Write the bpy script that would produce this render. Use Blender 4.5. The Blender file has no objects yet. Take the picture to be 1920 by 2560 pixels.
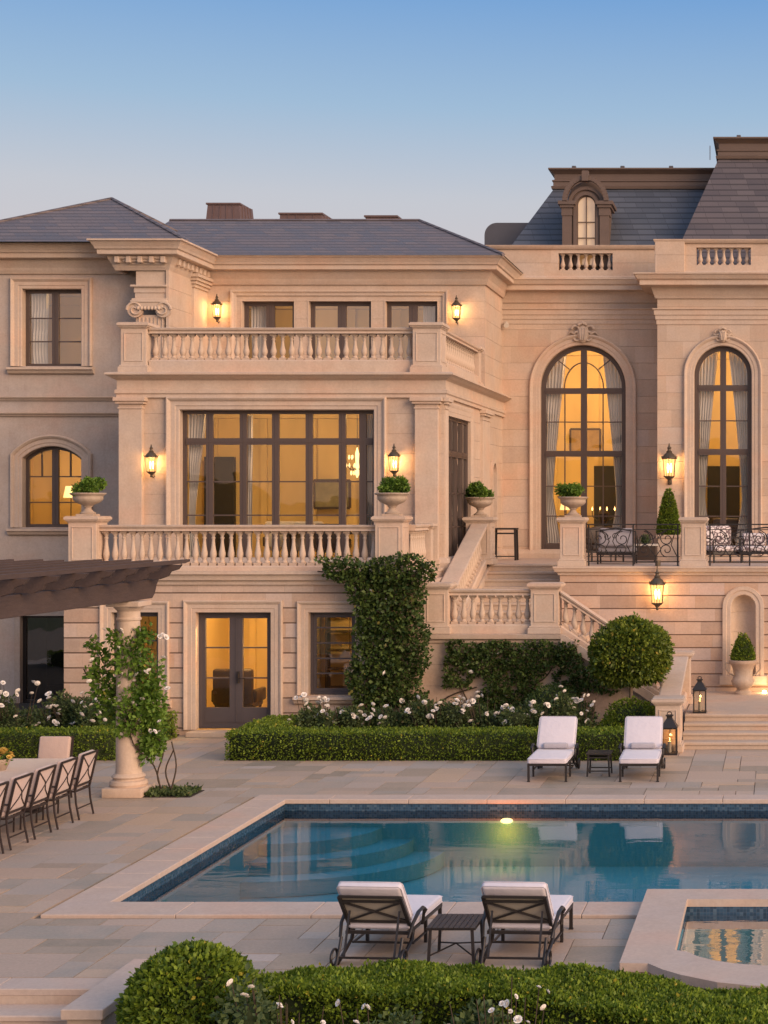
import bpy, bmesh, math, random
import numpy as np
from mathutils import Vector, Matrix
from mathutils.geometry import tessellate_polygon
rnd = random.Random(7)
PI = math.pi
sc = bpy.context.scene
C = sc.collection

# ------------------------------------------------------------------ camera, sky, sun, exposure
cd = bpy.data.cameras.new('camera'); cam = bpy.data.objects.new('camera', cd); C.objects.link(cam)
cam.location = (0, 0, 4.8); cam.rotation_euler = (PI/2, 0, 0)
cd.sensor_fit = 'VERTICAL'; cd.sensor_height = 36; cd.lens = 36*4200/2560
cd.shift_x = -(1950-960)/2560; cd.shift_y = -5/2560
cd.clip_start = .1; cd.clip_end = 3000
sc.camera = cam
SUN_EL, SUN_AZ = math.radians(3.0), math.radians(126)
w = bpy.data.worlds.new('World'); sc.world = w; w.use_nodes = True
wn = w.node_tree; bgn = wn.nodes['Background']
sky = wn.nodes.new('ShaderNodeTexSky'); sky.sky_type = 'NISHITA'; sky.sun_disc = False
sky.sun_elevation = SUN_EL; sky.sun_rotation = SUN_AZ
sky.air_density = 1.0; sky.dust_density = .5; sky.ozone_density = 3.0; sky.altitude = 100
def wnode(t, **k):
    n = wn.nodes.new('ShaderNode'+t)
    for q, v in k.items(): setattr(n, q, v)
    return n
def wmath(op, a, b=0):
    n = wnode('Math', operation=op)
    for i, q in enumerate((a, b)):
        if isinstance(q, (int, float)): n.inputs[i].default_value = q
        else: wn.links.new(q, n.inputs[i])
    return n.outputs[0]
wtc = wnode('TexCoord'); wsp = wnode('SeparateXYZ'); wn.links.new(wtc.outputs['Generated'], wsp.inputs[0])
zz = wsp.outputs[2]
# blue dusk dome, greying to a pink-grey horizon
wr = wnode('ValToRGB'); wn.links.new(zz, wr.inputs[0]); el = wr.color_ramp.elements
lin = lambda c: tuple(((v/255)/12.92 if v <= 10 else ((v/255+.055)/1.055)**2.4) for v in c)+(1,)
stops = [(0.0, (226, 196, 176)), (.12, (212, 200, 200)), (.178, (200, 202, 210)), (.228, (162, 190, 217)), (.292, (120, 165, 216)), (.42, (150, 182, 222)), (1.0, (170, 190, 222))]
while len(el) < len(stops): el.new(.5)
for e_, (p_, c_) in zip(el, stops): e_.position = p_; e_.color = lin(c_)
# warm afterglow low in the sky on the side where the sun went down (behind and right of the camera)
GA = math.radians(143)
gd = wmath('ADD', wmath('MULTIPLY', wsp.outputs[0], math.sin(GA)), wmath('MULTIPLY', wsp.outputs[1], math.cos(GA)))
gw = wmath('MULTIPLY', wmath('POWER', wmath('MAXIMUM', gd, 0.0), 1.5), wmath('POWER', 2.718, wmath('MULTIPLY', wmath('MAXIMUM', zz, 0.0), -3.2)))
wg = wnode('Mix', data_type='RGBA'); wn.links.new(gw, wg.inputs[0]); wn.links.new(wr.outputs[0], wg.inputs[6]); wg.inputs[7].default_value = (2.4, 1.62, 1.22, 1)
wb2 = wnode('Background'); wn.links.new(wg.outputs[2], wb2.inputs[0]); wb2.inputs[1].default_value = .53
wn.links.new(sky.outputs[0], bgn.inputs[0]); bgn.inputs[1].default_value = .06
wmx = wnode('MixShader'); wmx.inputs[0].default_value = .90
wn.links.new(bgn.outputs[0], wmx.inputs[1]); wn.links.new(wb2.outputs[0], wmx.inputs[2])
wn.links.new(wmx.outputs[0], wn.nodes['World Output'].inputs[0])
sd = bpy.data.lights.new('sun', 'SUN'); sd.energy = 1.9; sd.angle = math.radians(45); sd.color = (1, .68, .44)
so = bpy.data.objects.new('sun', sd); C.objects.link(so)
SUN_L = math.radians(20)
sv = Vector((math.sin(SUN_AZ)*math.cos(SUN_L), math.cos(SUN_AZ)*math.cos(SUN_L), math.sin(SUN_L)))
so.rotation_euler = sv.to_track_quat('Z', 'Y').to_euler()
sc.view_settings.view_transform = 'Standard'; sc.view_settings.look = 'None'
sc.view_settings.exposure = 1.0; sc.view_settings.gamma = 1
cy = sc.cycles
cy.use_denoising = True
cy.max_bounces = 6; cy.diffuse_bounces = 3; cy.glossy_bounces = 3; cy.transmission_bounces = 4; cy.transparent_max_bounces = 10
cy.sample_clamp_indirect = 3; cy.caustics_reflective = False; cy.caustics_refractive = False

# ------------------------------------------------------------------ helpers
def link(o, parent=None):
    C.objects.link(o)
    if parent is not None: o.parent = parent
    return o
def tag(o, label=None, cat=None, group=None, kind=None):
    if label: o['label'] = label
    if cat: o['category'] = cat
    if group: o['group'] = group
    if kind: o['kind'] = kind
    return o
def thing(name, label, cat, loc=(0, 0, 0), rz=0, group=None):
    o = bpy.data.objects.new(name, None); o.empty_display_size = .2
    o.location = loc; o.rotation_euler = (0, 0, rz)
    link(o); return tag(o, label, cat, group)
def copy_tree(o, parent=None):
    c = o.copy(); C.objects.link(c)
    if parent is not None: c.parent = parent
    for ch in list(o.children): copy_tree(ch, c)
    return c

class MB:
    def __init__(s, mp=None): s.v = []; s.f = []; s.m = mp; s.mi = []; s.sl = 0
    def pt(s, a, b, c): s.v.append(s.m(a, b, c) if s.m else (a, b, c)); return len(s.v)-1
    def face(s, idx): s.f.append(tuple(idx)); s.mi.append(s.sl)
    def poly(s, pts): s.face([s.pt(*p) for p in pts])
    def box(s, x0, x1, y0, y1, z0, z1):
        i = [s.pt(x, y, z) for z in (z0, z1) for y in (y0, y1) for x in (x0, x1)]
        for f in ((0,2,3,1),(4,5,7,6),(0,1,5,4),(2,6,7,3),(0,4,6,2),(1,3,7,5)): s.face([i[k] for k in f])
        return s
    def cbox(s, x, y, z, w, d, h): return s.box(x-w/2, x+w/2, y-d/2, y+d/2, z, z+h)
    def bar(s, a, b, w, h=None, up=(0, 0, 1)):
        a = Vector(a); b = Vector(b); h = h or w
        t = (b-a).normalized(); u = Vector(up)
        if abs(t.dot(u)) > .98: u = Vector((0, 1, 0))
        r = t.cross(u).normalized(); u = r.cross(t)
        q = []
        for p in (a, b):
            for sx, sy in ((-1,-1),(1,-1),(1,1),(-1,1)):
                c = p + r*sx*w/2 + u*sy*h/2; q.append(s.pt(*c))
        for f in ((3,2,1,0),(4,5,6,7),(0,1,5,4),(1,2,6,5),(2,3,7,6),(3,0,4,7)): s.face([q[k] for k in f])
        return s
    def tube(s, pts, r, n=6, cap=True):
        P = [Vector(p) for p in pts]; R = r if isinstance(r, (list, tuple)) else [r]*len(P)
        rings = []; u = None
        for k, p in enumerate(P):
            t = ((P[min(k+1, len(P)-1)]-P[max(k-1, 0)])).normalized()
            if u is None:
                u = Vector((0, 0, 1)) if abs(t.z) < .9 else Vector((1, 0, 0))
            u = (u - t*u.dot(t))
            u = u.normalized() if u.length > 1e-6 else t.orthogonal().normalized()
            vv = t.cross(u)
            rings.append([s.pt(*(p + (u*math.cos(2*PI*j/n)+vv*math.sin(2*PI*j/n))*R[k])) for j in range(n)])
        for a, b in zip(rings, rings[1:]):
            for j in range(n): s.face((a[j], a[(j+1) % n], b[(j+1) % n], b[j]))
        if cap: s.face(rings[0][::-1]); s.face(rings[-1])
        return s
    def lathe(s, prof, cx=0, cy=0, z=0, n=16, fl=None):
        rings = []
        for r, h in prof:
            rr = []
            for j in range(n):
                a = 2*PI*j/n; q = r*(1 + (fl(a, h) if fl else 0))
                rr.append(s.pt(cx+q*math.cos(a), cy+q*math.sin(a), z+h))
            rings.append(rr)
        for a, b in zip(rings, rings[1:]):
            for j in range(n): s.face((a[j], a[(j+1) % n], b[(j+1) % n], b[j]))
        s.face(rings[0][::-1]); s.face(rings[-1]); return s
    def cable(s, pts, r, n=5, k=4):
        P = [Vector(p) for p in pts]; P = [P[0]*2-P[1]]+P+[P[-1]*2-P[-2]]; R = r if isinstance(r, (list, tuple)) else [r]*len(pts); o = []; q = []
        for i in range(1, len(P)-2):
            for j in range(k+(i == len(P)-3)):
                t = j/k; a, b, c, d = P[i-1:i+3]
                o.append(.5*((2*b)+(c-a)*t+(2*a-5*b+4*c-d)*t*t+(3*b-a-3*c+d)*t**3)); q.append(R[i-1]+(R[i]-R[i-1])*t)
        return s.tube(o, q, n)
    def prism(s, prof, x0, x1, ax='x'):
        """prof (a,z) in the plane across the axis"""
        g = (lambda t, a, z: (t, a, z)) if ax == 'x' else ((lambda t, a, z: (a, t, z)) if ax == 'y' else (lambda t, a, z: (a, z, t)))
        A = [s.pt(*g(x0, a, z)) for a, z in prof]; B = [s.pt(*g(x1, a, z)) for a, z in prof]
        n = len(prof)
        for j in range(n): s.face((A[j], A[(j+1) % n], B[(j+1) % n], B[j]))
        s.face(A[::-1]); s.face(B); return s
    def sweep(s, path, prof, close=False):
        """mouldings: path in XY, outward on the right hand of travel, prof (out, z)"""
        n = len(path); rings = []
        for k in range(n):
            p = Vector(path[k])
            d0 = (p-Vector(path[k-1])).normalized() if (k > 0 or close) else None
            d1 = (Vector(path[(k+1) % n])-p).normalized() if (k < n-1 or close) else None
            if d0 is None: d0 = d1
            if d1 is None: d1 = d0
            n0 = Vector((d0.y, -d0.x)); n1 = Vector((d1.y, -d1.x)); m = (n0+n1)
            m = m/ max(.3, m.dot(n0)) if m.length > 1e-5 else n0
            rings.append([s.pt(p.x+m.x*o, p.y+m.y*o, z) for o, z in prof])
        for a, b in (zip(rings, rings[1:]+rings[:1]) if close else zip(rings, rings[1:])):
            for j in range(len(prof)):
                j2 = (j+1) % len(prof); s.face((a[j], b[j], b[j2], a[j2]))
        if not close: s.face(rings[0]); s.face(rings[-1][::-1])
        return s
    def rbox(s, x0, x1, y0, y1, z0, z1, r=.03, seg=3, puff=0):
        bm = bmesh.new(); bmesh.ops.create_cube(bm, size=1)
        for v in bm.verts: v.co = Vector(((x0+x1)/2+v.co.x*(x1-x0), (y0+y1)/2+v.co.y*(y1-y0), (z0+z1)/2+v.co.z*(z1-z0)))
        bmesh.ops.bevel(bm, geom=bm.edges[:], offset=r, segments=seg, profile=.5, affect='EDGES')
        b = len(s.v)
        for v in bm.verts: s.pt(*v.co)
        for f in bm.faces: s.face([b+v.index for v in f.verts])
        bm.free(); return s
    def xf(s, M, start=0):
        s.v[start:] = [tuple(M @ Vector(p)) for p in s.v[start:]]; return s
    def mesh(s, name, mats, smooth=None):
        me = bpy.data.meshes.new(name); me.from_pydata(s.v, [], s.f)
        for m in (mats if isinstance(mats, (list, tuple)) else [mats]): me.materials.append(m)
        if any(s.mi): me.polygons.foreach_set('material_index', s.mi)
        bm = bmesh.new(); bm.from_mesh(me); bmesh.ops.recalc_face_normals(bm, faces=bm.faces); bm.to_mesh(me); bm.free()
        if smooth:
            me.polygons.foreach_set('use_smooth', [True]*len(me.polygons))
            me.set_sharp_from_angle(angle=math.radians(smooth))
        me.update(); return me
    def build(s, name, mats, parent=None, smooth=None, bevel=0, off=None):
        o = bpy.data.objects.new(name, s.mesh(name, mats, smooth))
        link(o, parent)
        if off is not None: o.location = off
        if bevel:
            b = o.modifiers.new('bevel', 'BEVEL'); b.width = bevel; b.segments = 2; b.limit_method = 'ANGLE'; b.angle_limit = math.radians(50)
        return o
def obj(name, me, parent=None, loc=None):
    o = bpy.data.objects.new(name, me); link(o, parent)
    if loc: o.location = loc
    return o

# ------------------------------------------------------------------ materials
class NT:
    def __init__(s, name):
        s.mat = bpy.data.materials.new(name); s.mat.use_nodes = True; s.t = s.mat.node_tree
        s.b = s.t.nodes['Principled BSDF']; s.out = s.t.nodes['Material Output']
    def n(s, typ, **kw):
        nd = s.t.nodes.new('ShaderNode'+typ)
        for k, v in kw.items(): setattr(nd, k, v)
        return nd
    def l(s, a, b): s.t.links.new(a, b)
    def math(s, op, a, b=None, c=None):
        nd = s.n('Math', operation=op)
        for k, q in enumerate((a, b, c)):
            if q is None: continue
            if isinstance(q, (int, float)): nd.inputs[k].default_value = q
            else: s.l(q, nd.inputs[k])
        return nd.outputs[0]
    def mix(s, f, a, b, bt='MIX'):
        nd = s.n('Mix', data_type='RGBA', blend_type=bt)
        for q, i in ((f, 0), (a, 6), (b, 7)):
            if isinstance(q, (int, float)): nd.inputs[i].default_value = q
            elif isinstance(q, tuple): nd.inputs[i].default_value = (*q, 1)[:4]
            else: s.l(q, nd.inputs[i])
        return nd.outputs[2]
    def noise(s, scale, detail=4, rough=.55, vec=None, dist=0):
        nd = s.n('TexNoise'); nd.inputs['Scale'].default_value = scale; nd.inputs['Detail'].default_value = detail
        nd.inputs['Roughness'].default_value = rough; nd.inputs['Distortion'].default_value = dist
        if vec is not None: s.l(vec, nd.inputs['Vector'])
        return nd.outputs[0]
    def ramp(s, f, stops):
        nd = s.n('ValToRGB'); e = nd.color_ramp.elements
        while len(e) < len(stops): e.new(.5)
        for el, (p, c) in zip(e, stops): el.position = p; el.color = (*c, 1) if len(c) == 3 else c
        s.l(f, nd.inputs[0]); return nd.outputs[0]
    def pos(s): return s.n('NewGeometry').outputs['Position']
    def objc(s): return s.n('TexCoord').outputs['Object']
    def bump(s, h, st=.3, d=.01, norm=None):
        nd = s.n('Bump'); nd.inputs['Strength'].default_value = st; nd.inputs['Distance'].default_value = d
        s.l(h, nd.inputs['Height'])
        if norm is not None: s.l(norm, nd.inputs['Normal'])
        return nd.outputs[0]
    def sep(s, v):
        nd = s.n('SeparateXYZ'); s.l(v, nd.inputs[0]); return nd.outputs
    def comb(s, x, y, z=0):
        nd = s.n('CombineXYZ')
        for k, q in enumerate((x, y, z)):
            if isinstance(q, (int, float)): nd.inputs[k].default_value = q
            else: s.l(q, nd.inputs[k])
        return nd.outputs[0]
    def wn(s, v, dim='2D'):
        nd = s.n('TexWhiteNoise', noise_dimensions=dim)
        if dim == '1D': s.l(v, nd.inputs['W'])
        else: s.l(v, nd.inputs['Vector'])
        return nd.outputs['Value']
    def set(s, **kw):
        for k, v in kw.items():
            k = k.replace('_', ' ')
            i = s.b.inputs[k]
            if isinstance(v, (int, float)): i.default_value = v
            elif isinstance(v, tuple): i.default_value = (*v, 1)[:4]
            else: s.l(v, i)
        return s

def stone(name, base, var=.10, course=None, wid=1.1, z0=0, mort=.022, blockvar=.0, rough=.8, objspace=False, stain=.25):
    t = NT(name); p = t.objc() if objspace else t.pos()
    big = t.noise(.55, 5, .6, p); fine = t.noise(22, 4, .65, p); mid = t.noise(3.2, 5, .65, p)
    col = t.mix(big, tuple(c*(1-var*1.3) for c in base), tuple(c*(1+var) for c in base))
    hue = t.noise(.9, 3, .5, t.comb(t.math('ADD', t.sep(p)[0], 37.0), t.sep(p)[1], t.math('MULTIPLY', t.sep(p)[2], 1.6)))
    col = t.mix(.55, col, t.ramp(hue, [(.32, (1.10, .93, .86)), (.5, (1, 1, 1)), (.68, (.90, .95, 1.03))]), 'MULTIPLY')
    col = t.mix(t.math('MULTIPLY', t.ramp(mid, [(.35, (0,)*3), (.7, (1,)*3)]), stain), col, tuple(c*k for c, k in zip(base, (.74, .68, .62))))
    col = t.mix(.12, col, t.ramp(fine, [(.3, (.25,.2,.17)), (.7, (.9,.85,.8))]), 'OVERLAY')
    # rain streaks and soot: stretched vertically
    mp = t.n('Mapping'); mp.inputs['Scale'].default_value = (2.2, 2.2, .22); t.l(p, mp.inputs[0])
    st = t.ramp(t.noise(1.6, 5, .7, mp.outputs[0]), [(.52, (0,)*3), (.78, (1,)*3)])
    col = t.mix(t.math('MULTIPLY', st, stain*.8), col, tuple(c*k for c, k in zip(base, (.62, .58, .56))))
    h = t.math('ADD', t.math('MULTIPLY', fine, .4), mid)
    norm = None
    if course:
        x, y, z = t.sep(p)[:3]
        v = t.math('DIVIDE', t.math('SUBTRACT', z, z0), course); row = t.math('FLOOR', v)
        u = t.math('ADD', t.math('DIVIDE', t.math('ADD', x, t.math('MULTIPLY', y, 1.0)), wid), t.math('MULTIPLY', t.wn(row, '1D'), 9.3))
        cf = t.math('FLOOR', u); fu = t.math('FRACT', u)
        # split some blocks in two
        r1 = t.wn(t.comb(cf, row, 3.1), '3D'); cut = t.math('ADD', .3, t.math('MULTIPLY', r1, .4))
        half = t.math('GREATER_THAN', fu, cut)
        rv = t.wn(t.comb(t.math('ADD', cf, t.math('MULTIPLY', half, .5)), row, 7.7), '3D')
        tint = t.ramp(rv, [(0, (.74,.70,.68)), (.3, (1.0,.90,.80)), (.6, (.96,.96,.96)), (.85, (1.12,1.05,.98)), (1, (1.02,1.08,1.20))])
        col = t.mix(blockvar, col, tint, 'MULTIPLY')
        fv = t.math('FRACT', v); dv = t.math('MINIMUM', fv, t.math('SUBTRACT', 1, fv))
        jh = t.math('LESS_THAN', t.math('MULTIPLY', dv, course), mort/2)
        du = t.math('MULTIPLY', t.math('ABSOLUTE', t.math('SUBTRACT', fu, cut)), wid)
        du2 = t.math('MULTIPLY', t.math('MINIMUM', fu, t.math('SUBTRACT', 1, fu)), wid)
        jv = t.math('LESS_THAN', t.math('MINIMUM', du, du2), mort*.14)
        if mort > 0:
            col = t.mix(t.math('MULTIPLY', jh, .75), col, tuple(c*k for c, k in zip(base, (.34, .27, .24))))
            col = t.mix(t.math('MULTIPLY', jv, .35), col, tuple(c*.5 for c in base))
            g = t.math('SUBTRACT', 1, t.math('MINIMUM', 1, t.math('DIVIDE', t.math('MULTIPLY', dv, course), mort*.8)))
            norm = t.bump(t.math('SUBTRACT', 1, g), 1, .02)
    t.set(Base_Color=col, Roughness=rough, Normal=t.bump(h, .25, .012, norm)); t.b.inputs['Specular IOR Level'].default_value = .25
    return t.mat

LIME = (.55, .44, .355)
M = {}
M['smooth'] = stone('limestone_render', LIME, .10, course=.46, wid=1.5, mort=.002, blockvar=.13, z0=.1, stain=.42)
M['ashlar'] = stone('limestone_ashlar', LIME, .08, course=.46, wid=1.4, mort=.003, blockvar=.42, z0=.12)
M['rust'] = stone('limestone_rusticated', (.53, .42, .345), .08, course=.32, wid=1.5, mort=.028, blockvar=.75, z0=3.03-.32*9)
M['rust2'] = stone('limestone_retaining', (.51, .395, .325), .08, course=.305, wid=1.6, mort=.026, blockvar=.85, z0=3.10-.305*10)
M['wingwall'] = stone('grey_wing_wall', (.48, .405, .355), .12, stain=.4)  # left wing wall, a greyer tone than the limestone
M['grey'] = stone('grey_render', (.44, .36, .30), .12, stain=.4)
M['trim'] = stone('limestone_trim', (.56, .45, .365), .08, stain=.35)
M['trimo'] = stone('limestone_carved', (.56, .455, .37), .10, objspace=True, stain=.5)
M['cop'] = stone('coping_stone', (.54, .43, .36), .06, rough=.7)
M['stair'] = stone('stair_stone', (.50, .40, .32), .10)
M['urn'] = stone('weathered_urn_stone', (.46, .38, .31), .15, objspace=True, stain=.7)

def simple(name, col, rough=.6, metal=0, nv=.12, ns=6, bump=.15, spec=.5, objs=True):
    t = NT(name); p = t.objc() if objs else t.pos()
    a = t.noise(ns, 4, .6, p); c = t.mix(a, tuple(q*(1-nv) for q in col), tuple(q*(1+nv) for q in col))
    t.set(Base_Color=c, Metallic=metal, Normal=t.bump(t.noise(ns*8, 3, .6, p), bump, .004))
    t.l(t.math('ADD', rough-.08, t.math('MULTIPLY', a, .16)), t.b.inputs['Roughness'])
    t.b.inputs['Specular IOR Level'].default_value = spec
    return t.mat
M['frame'] = simple('bronze_window_paint', (.085, .060, .052), .45, objs=False)
M['framed'] = simple('slate_door_paint', (.075, .062, .066), .45, objs=False)
M['iron'] = simple('dark_iron', (.030, .026, .026), .42, .3)
M['irond'] = simple('bronze_chair_metal', (.036, .025, .023), .45, .2)
M['lantern'] = simple('lantern_bronze', (.10, .078, .055), .45, .4)
M['copper'] = simple('weathered_copper', (.15, .095, .085), .5, .3, .25, 3, objs=False)
M['mansard_trim'] = simple('brown_roof_trim', (.125, .088, .072), .6, 0, .2, 2, objs=False)
M['lead'] = simple('grey_lead', (.10, .10, .115), .55, .2, .2, 3, objs=False)
M['black'] = simple('dark_interior', (.012, .010, .009), .6)
M['darkwood'] = simple('dark_furniture', (.045, .028, .02), .5)
M['pale'] = simple('pale_upholstery', (.55, .50, .44), .9)
M['soil'] = simple('garden_soil', (.035, .026, .018), .95, 0, .4, 5, .8, objs=False)
M['lawn'] = simple('lawn_ground', (.045, .06, .02), .95, 0, .4, 5, .8, objs=False)

def fabric(name, col, weave=420, rough=.9):
    t = NT(name); p = t.objc(); w1 = t.n('TexWave'); w1.inputs['Scale'].default_value = weave*.1
    t.l(p, w1.inputs[0]); a = t.noise(5, 3, .5, p)
    c = t.mix(a, tuple(q*.93 for q in col), tuple(min(1, q*1.05) for q in col))
    t.set(Base_Color=c, Roughness=rough, Normal=t.bump(t.math('ADD', t.noise(9, 4, .5, p), t.math('MULTIPLY', t.noise(160, 2, .5, p), .15)), .5, .02))
    t.b.inputs['Sheen Weight'].default_value = .3; t.b.inputs['Specular IOR Level'].default_value = .2
    return t.mat
M['cush'] = fabric('white_cushion', (.62, .585, .64)); M['cushback'] = fabric('cushion_underside', (.40, .36, .30))
M['bol'] = fabric('grey_bolster', (.40, .38, .42)); M['pink'] = fabric('blush_cushion', (.52, .40, .36))
M['curtain'] = fabric('curtain_linen', (.62, .57, .52)); M['tablecloth'] = fabric('table_stone_top', (.50, .36, .29))

def wood(name, col):
    t = NT(name); p = t.pos(); mp = t.n('Mapping'); mp.inputs['Scale'].default_value = (9, 1.2, 9); t.l(p, mp.inputs[0])
    a = t.noise(3, 6, .7, mp.outputs[0]); c = t.mix(a, tuple(q*.55 for q in col), tuple(q*1.5 for q in col))
    t.set(Base_Color=c, Roughness=.75, Normal=t.bump(a, .5, .01)); return t.mat
M['wood'] = wood('weathered_pergola_wood', (.068, .045, .040))

def slate(name, base, row=.17, wid=.45):
    t = NT(name); p = t.pos(); x, y, z = t.sep(p)[:3]
    v = t.math('DIVIDE', z, row); r = t.math('FLOOR', v); fv = t.math('FRACT', v)
    u = t.math('ADD', t.math('DIVIDE', t.math('ADD', x, t.math('MULTIPLY', y, .7)), wid), t.math('MULTIPLY', t.wn(r, '1D'), 5.7))
    cu = t.math('FLOOR', u); fu = t.math('FRACT', u)
    q = t.wn(t.comb(cu, r), '2D')
    a = t.noise(.8, 5, .6, p)
    col = t.mix(q, tuple(c*.72 for c in base), tuple(c*1.3 for c in base))
    col = t.mix(t.math('MULTIPLY', a, .5), col, (base[0]*1.5, base[1]*1.15, base[2]*1.05))
    jv = t.math('LESS_THAN', fv, .22); ju = t.math('LESS_THAN', fu, .03)
    col = t.mix(t.math('MULTIPLY', t.math('MAXIMUM', jv, t.math('MULTIPLY', ju, .7)), .7), col, tuple(c*.3 for c in base))
    t.set(Base_Color=col, Roughness=t.math('ADD', .5, t.math('MULTIPLY', q, .25)), Normal=t.bump(t.math('SUBTRACT', 1, fv), .9, .03, t.bump(t.noise(30, 3, .6, p), .3, .01)))
    return t.mat
M['slate'] = slate('grey_slate', (.122, .106, .110), .12, .36)
M['slate1'] = slate('blue_slate', (.070, .088, .118), .17, .5)
M['slate2'] = slate('purple_slate', (.090, .084, .095), .17, .5)

def leafmat(name, dark, light, trans=.3, rough=.55, yel=.0):
    t = NT(name); g = t.n('NewGeometry'); ri = g.outputs['Random Per Island']
    big = t.noise(3.5, 3, .5, g.outputs['Position'])
    f = t.math('ADD', t.math('MULTIPLY', ri, .6), t.math('MULTIPLY', t.math('SUBTRACT', big, .3), .9))
    col = t.ramp(f, [(.12, dark), (.55, tuple((a+b)/2 for a, b in zip(dark, light))), (.92, light)])
    col = t.mix(t.math('GREATER_THAN', ri, .985), col, tuple(min(.5, c*k) for c, k in zip(light, (1.6, 1.0, 1.2))))
    t.set(Base_Color=col, Roughness=rough); t.b.inputs['Specular IOR Level'].default_value = .35
    tr = t.n('BsdfTranslucent'); t.l(col, tr.inputs[0]); mx = t.n('MixShader'); mx.inputs[0].default_value = trans
    t.l(t.b.outputs[0], mx.inputs[1]); t.l(tr.outputs[0], mx.inputs[2]); t.l(mx.outputs[0], t.out.inputs[0])
    return t.mat
M['boxleaf'] = leafmat('box_hedge_leaves', (.055, .10, .010), (.26, .36, .035))
M['ivy'] = leafmat('climber_leaves', (.028, .06, .014), (.13, .19, .045))
M['rosel'] = leafmat('rose_leaves', (.035, .065, .02), (.15, .20, .07))
M['citrus'] = leafmat('standard_tree_leaves', (.035, .07, .01), (.26, .32, .04), rough=.4)
M['urnleaf'] = leafmat('urn_plant_leaves', (.05, .12, .014), (.22, .36, .05))
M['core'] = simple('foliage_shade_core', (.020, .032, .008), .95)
M['bark'] = simple('pale_bark', (.20, .15, .11), .9, 0, .3, 9, .8)
M['stem'] = simple('brown_stem', (.06, .042, .028), .9, 0, .3, 9, .6)
M['petal'] = simple('white_rose_petals', (.80, .76, .72), .7, 0, .05, 30, .1)
M['yellow'] = simple('yellow_petals', (.62, .42, .10), .7, 0, .2, 30, .1)

def glassmat(name, refl=.015, tint=(.95, .95, .93), wav=.006):
    t = NT(name); t.t.nodes.remove(t.b)
    tr = t.n('BsdfTransparent'); tr.inputs[0].default_value = (*tint, 1)
    gl = t.n('BsdfGlossy'); gl.inputs['Roughness'].default_value = .01
    nrm = t.bump(t.noise(1.1, 2, .4, t.pos()), 1.0, wav)
    t.l(nrm, gl.inputs['Normal'])
    lw = t.n('Fresnel'); lw.inputs[0].default_value = 1.5
    f = t.math('ADD', t.math('MULTIPLY', lw.outputs[0], 1.0), refl)
    mx = t.n('MixShader'); t.l(f, mx.inputs[0]); t.l(tr.outputs[0], mx.inputs[1]); t.l(gl.outputs[0], mx.inputs[2])
    t.l(mx.outputs[0], t.out.inputs[0]); return t.mat
M['glass'] = glassmat('window_glass'); M['glassr'] = glassmat('mirrorlike_window_glass', .16)
M['lglass'] = glassmat('lantern_glass', .02, (1, .95, .85))

def emit(name, col, st):
    t = NT(name); t.set(Base_Color=(.8, .7, .5)); t.b.inputs['Emission Color'].default_value = (*col, 1); t.b.inputs['Emission Strength'].default_value = st
    return t.mat
M['bulb'] = emit('lantern_flame', (1, .66, .28), 9)
M['candle'] = emit('candle_flame', (1, .5, .14), 3.5)
M['frost'] = emit('frosted_lit_glass', (1, .58, .22), .8)
M['plight'] = emit('pool_lamp_lens', (1, .58, .18), 2.4)
M['chand'] = emit('chandelier_crystal', (1, .66, .26), 1.0)

def roommat(name, col):
    t = NT(name); p = t.pos(); mp = t.n('Mapping'); mp.inputs['Scale'].default_value = (.9, .9, .35); t.l(p, mp.inputs[0])
    a = t.noise(1.3, 3, .5, mp.outputs[0])
    t.set(Base_Color=t.mix(a, tuple(c*.7 for c in col), tuple(min(1, c*1.25) for c in col)), Roughness=.8); return t.mat
M['room'] = roommat('amber_interior_wall', (.66, .49, .22))

def watermat(nm='pool_water', amp=.005, refl=.92):
    t = NT(nm); t.t.nodes.remove(t.b); p = t.pos()
    mp = t.n('Mapping'); mp.inputs['Scale'].default_value = (.5, 1.6, 1); t.l(p, mp.inputs[0])
    h = t.math('ADD', t.math('MULTIPLY', t.noise(1.6, 3, .5, mp.outputs[0], 1.0), 1.0), t.math('MULTIPLY', t.noise(6, 2, .5, mp.outputs[0]), .12))
    tr = t.n('BsdfTransparent'); tr.inputs[0].default_value = (.93, .97, 1.0, 1)
    gl = t.n('BsdfGlossy'); gl.inputs['Roughness'].default_value = .015; t.l(t.bump(h, .35, amp), gl.inputs['Normal'])
    fr = t.n('Fresnel'); fr.inputs[0].default_value = 1.33
    mx = t.n('MixShader'); t.l(t.math('ADD', t.math('MULTIPLY', fr.outputs[0], refl), .01), mx.inputs[0]); t.l(tr.outputs[0], mx.inputs[1]); t.l(gl.outputs[0], mx.inputs[2])
    t.l(mx.outputs[0], t.out.inputs[0]); return t.mat
M['water'] = watermat(); M['spawater'] = watermat('spa_water', .016, .75)
def plaster():
    t = NT('pool_plaster'); p = t.pos(); a = t.noise(.7, 4, .5, p)
    t.set(Base_Color=t.mix(a, (.075, .46, .55), (.105, .58, .66)), Roughness=.7); return t.mat
M['plaster'] = plaster()
def tile():
    t = NT('pool_band_tile'); x, y, z = t.sep(t.pos())[:3]
    u = t.math('MULTIPLY', t.math('ADD', x, y), 1/.04); v = t.math('MULTIPLY', z, 1/.04)
    q = t.wn(t.comb(t.math('FLOOR', u), t.math('FLOOR', v)), '2D')
    g = t.math('LESS_THAN', t.math('MINIMUM', t.math('FRACT', u), t.math('FRACT', v)), .12)
    col = t.ramp(q, [(0, (.014, .038, .07)), (.5, (.022, .065, .12)), (.85, (.04, .09, .15)), (1, (.08, .13, .18))])
    t.set(Base_Color=t.mix(g, col, (.07, .10, .14)), Roughness=.2); return t.mat
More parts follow.
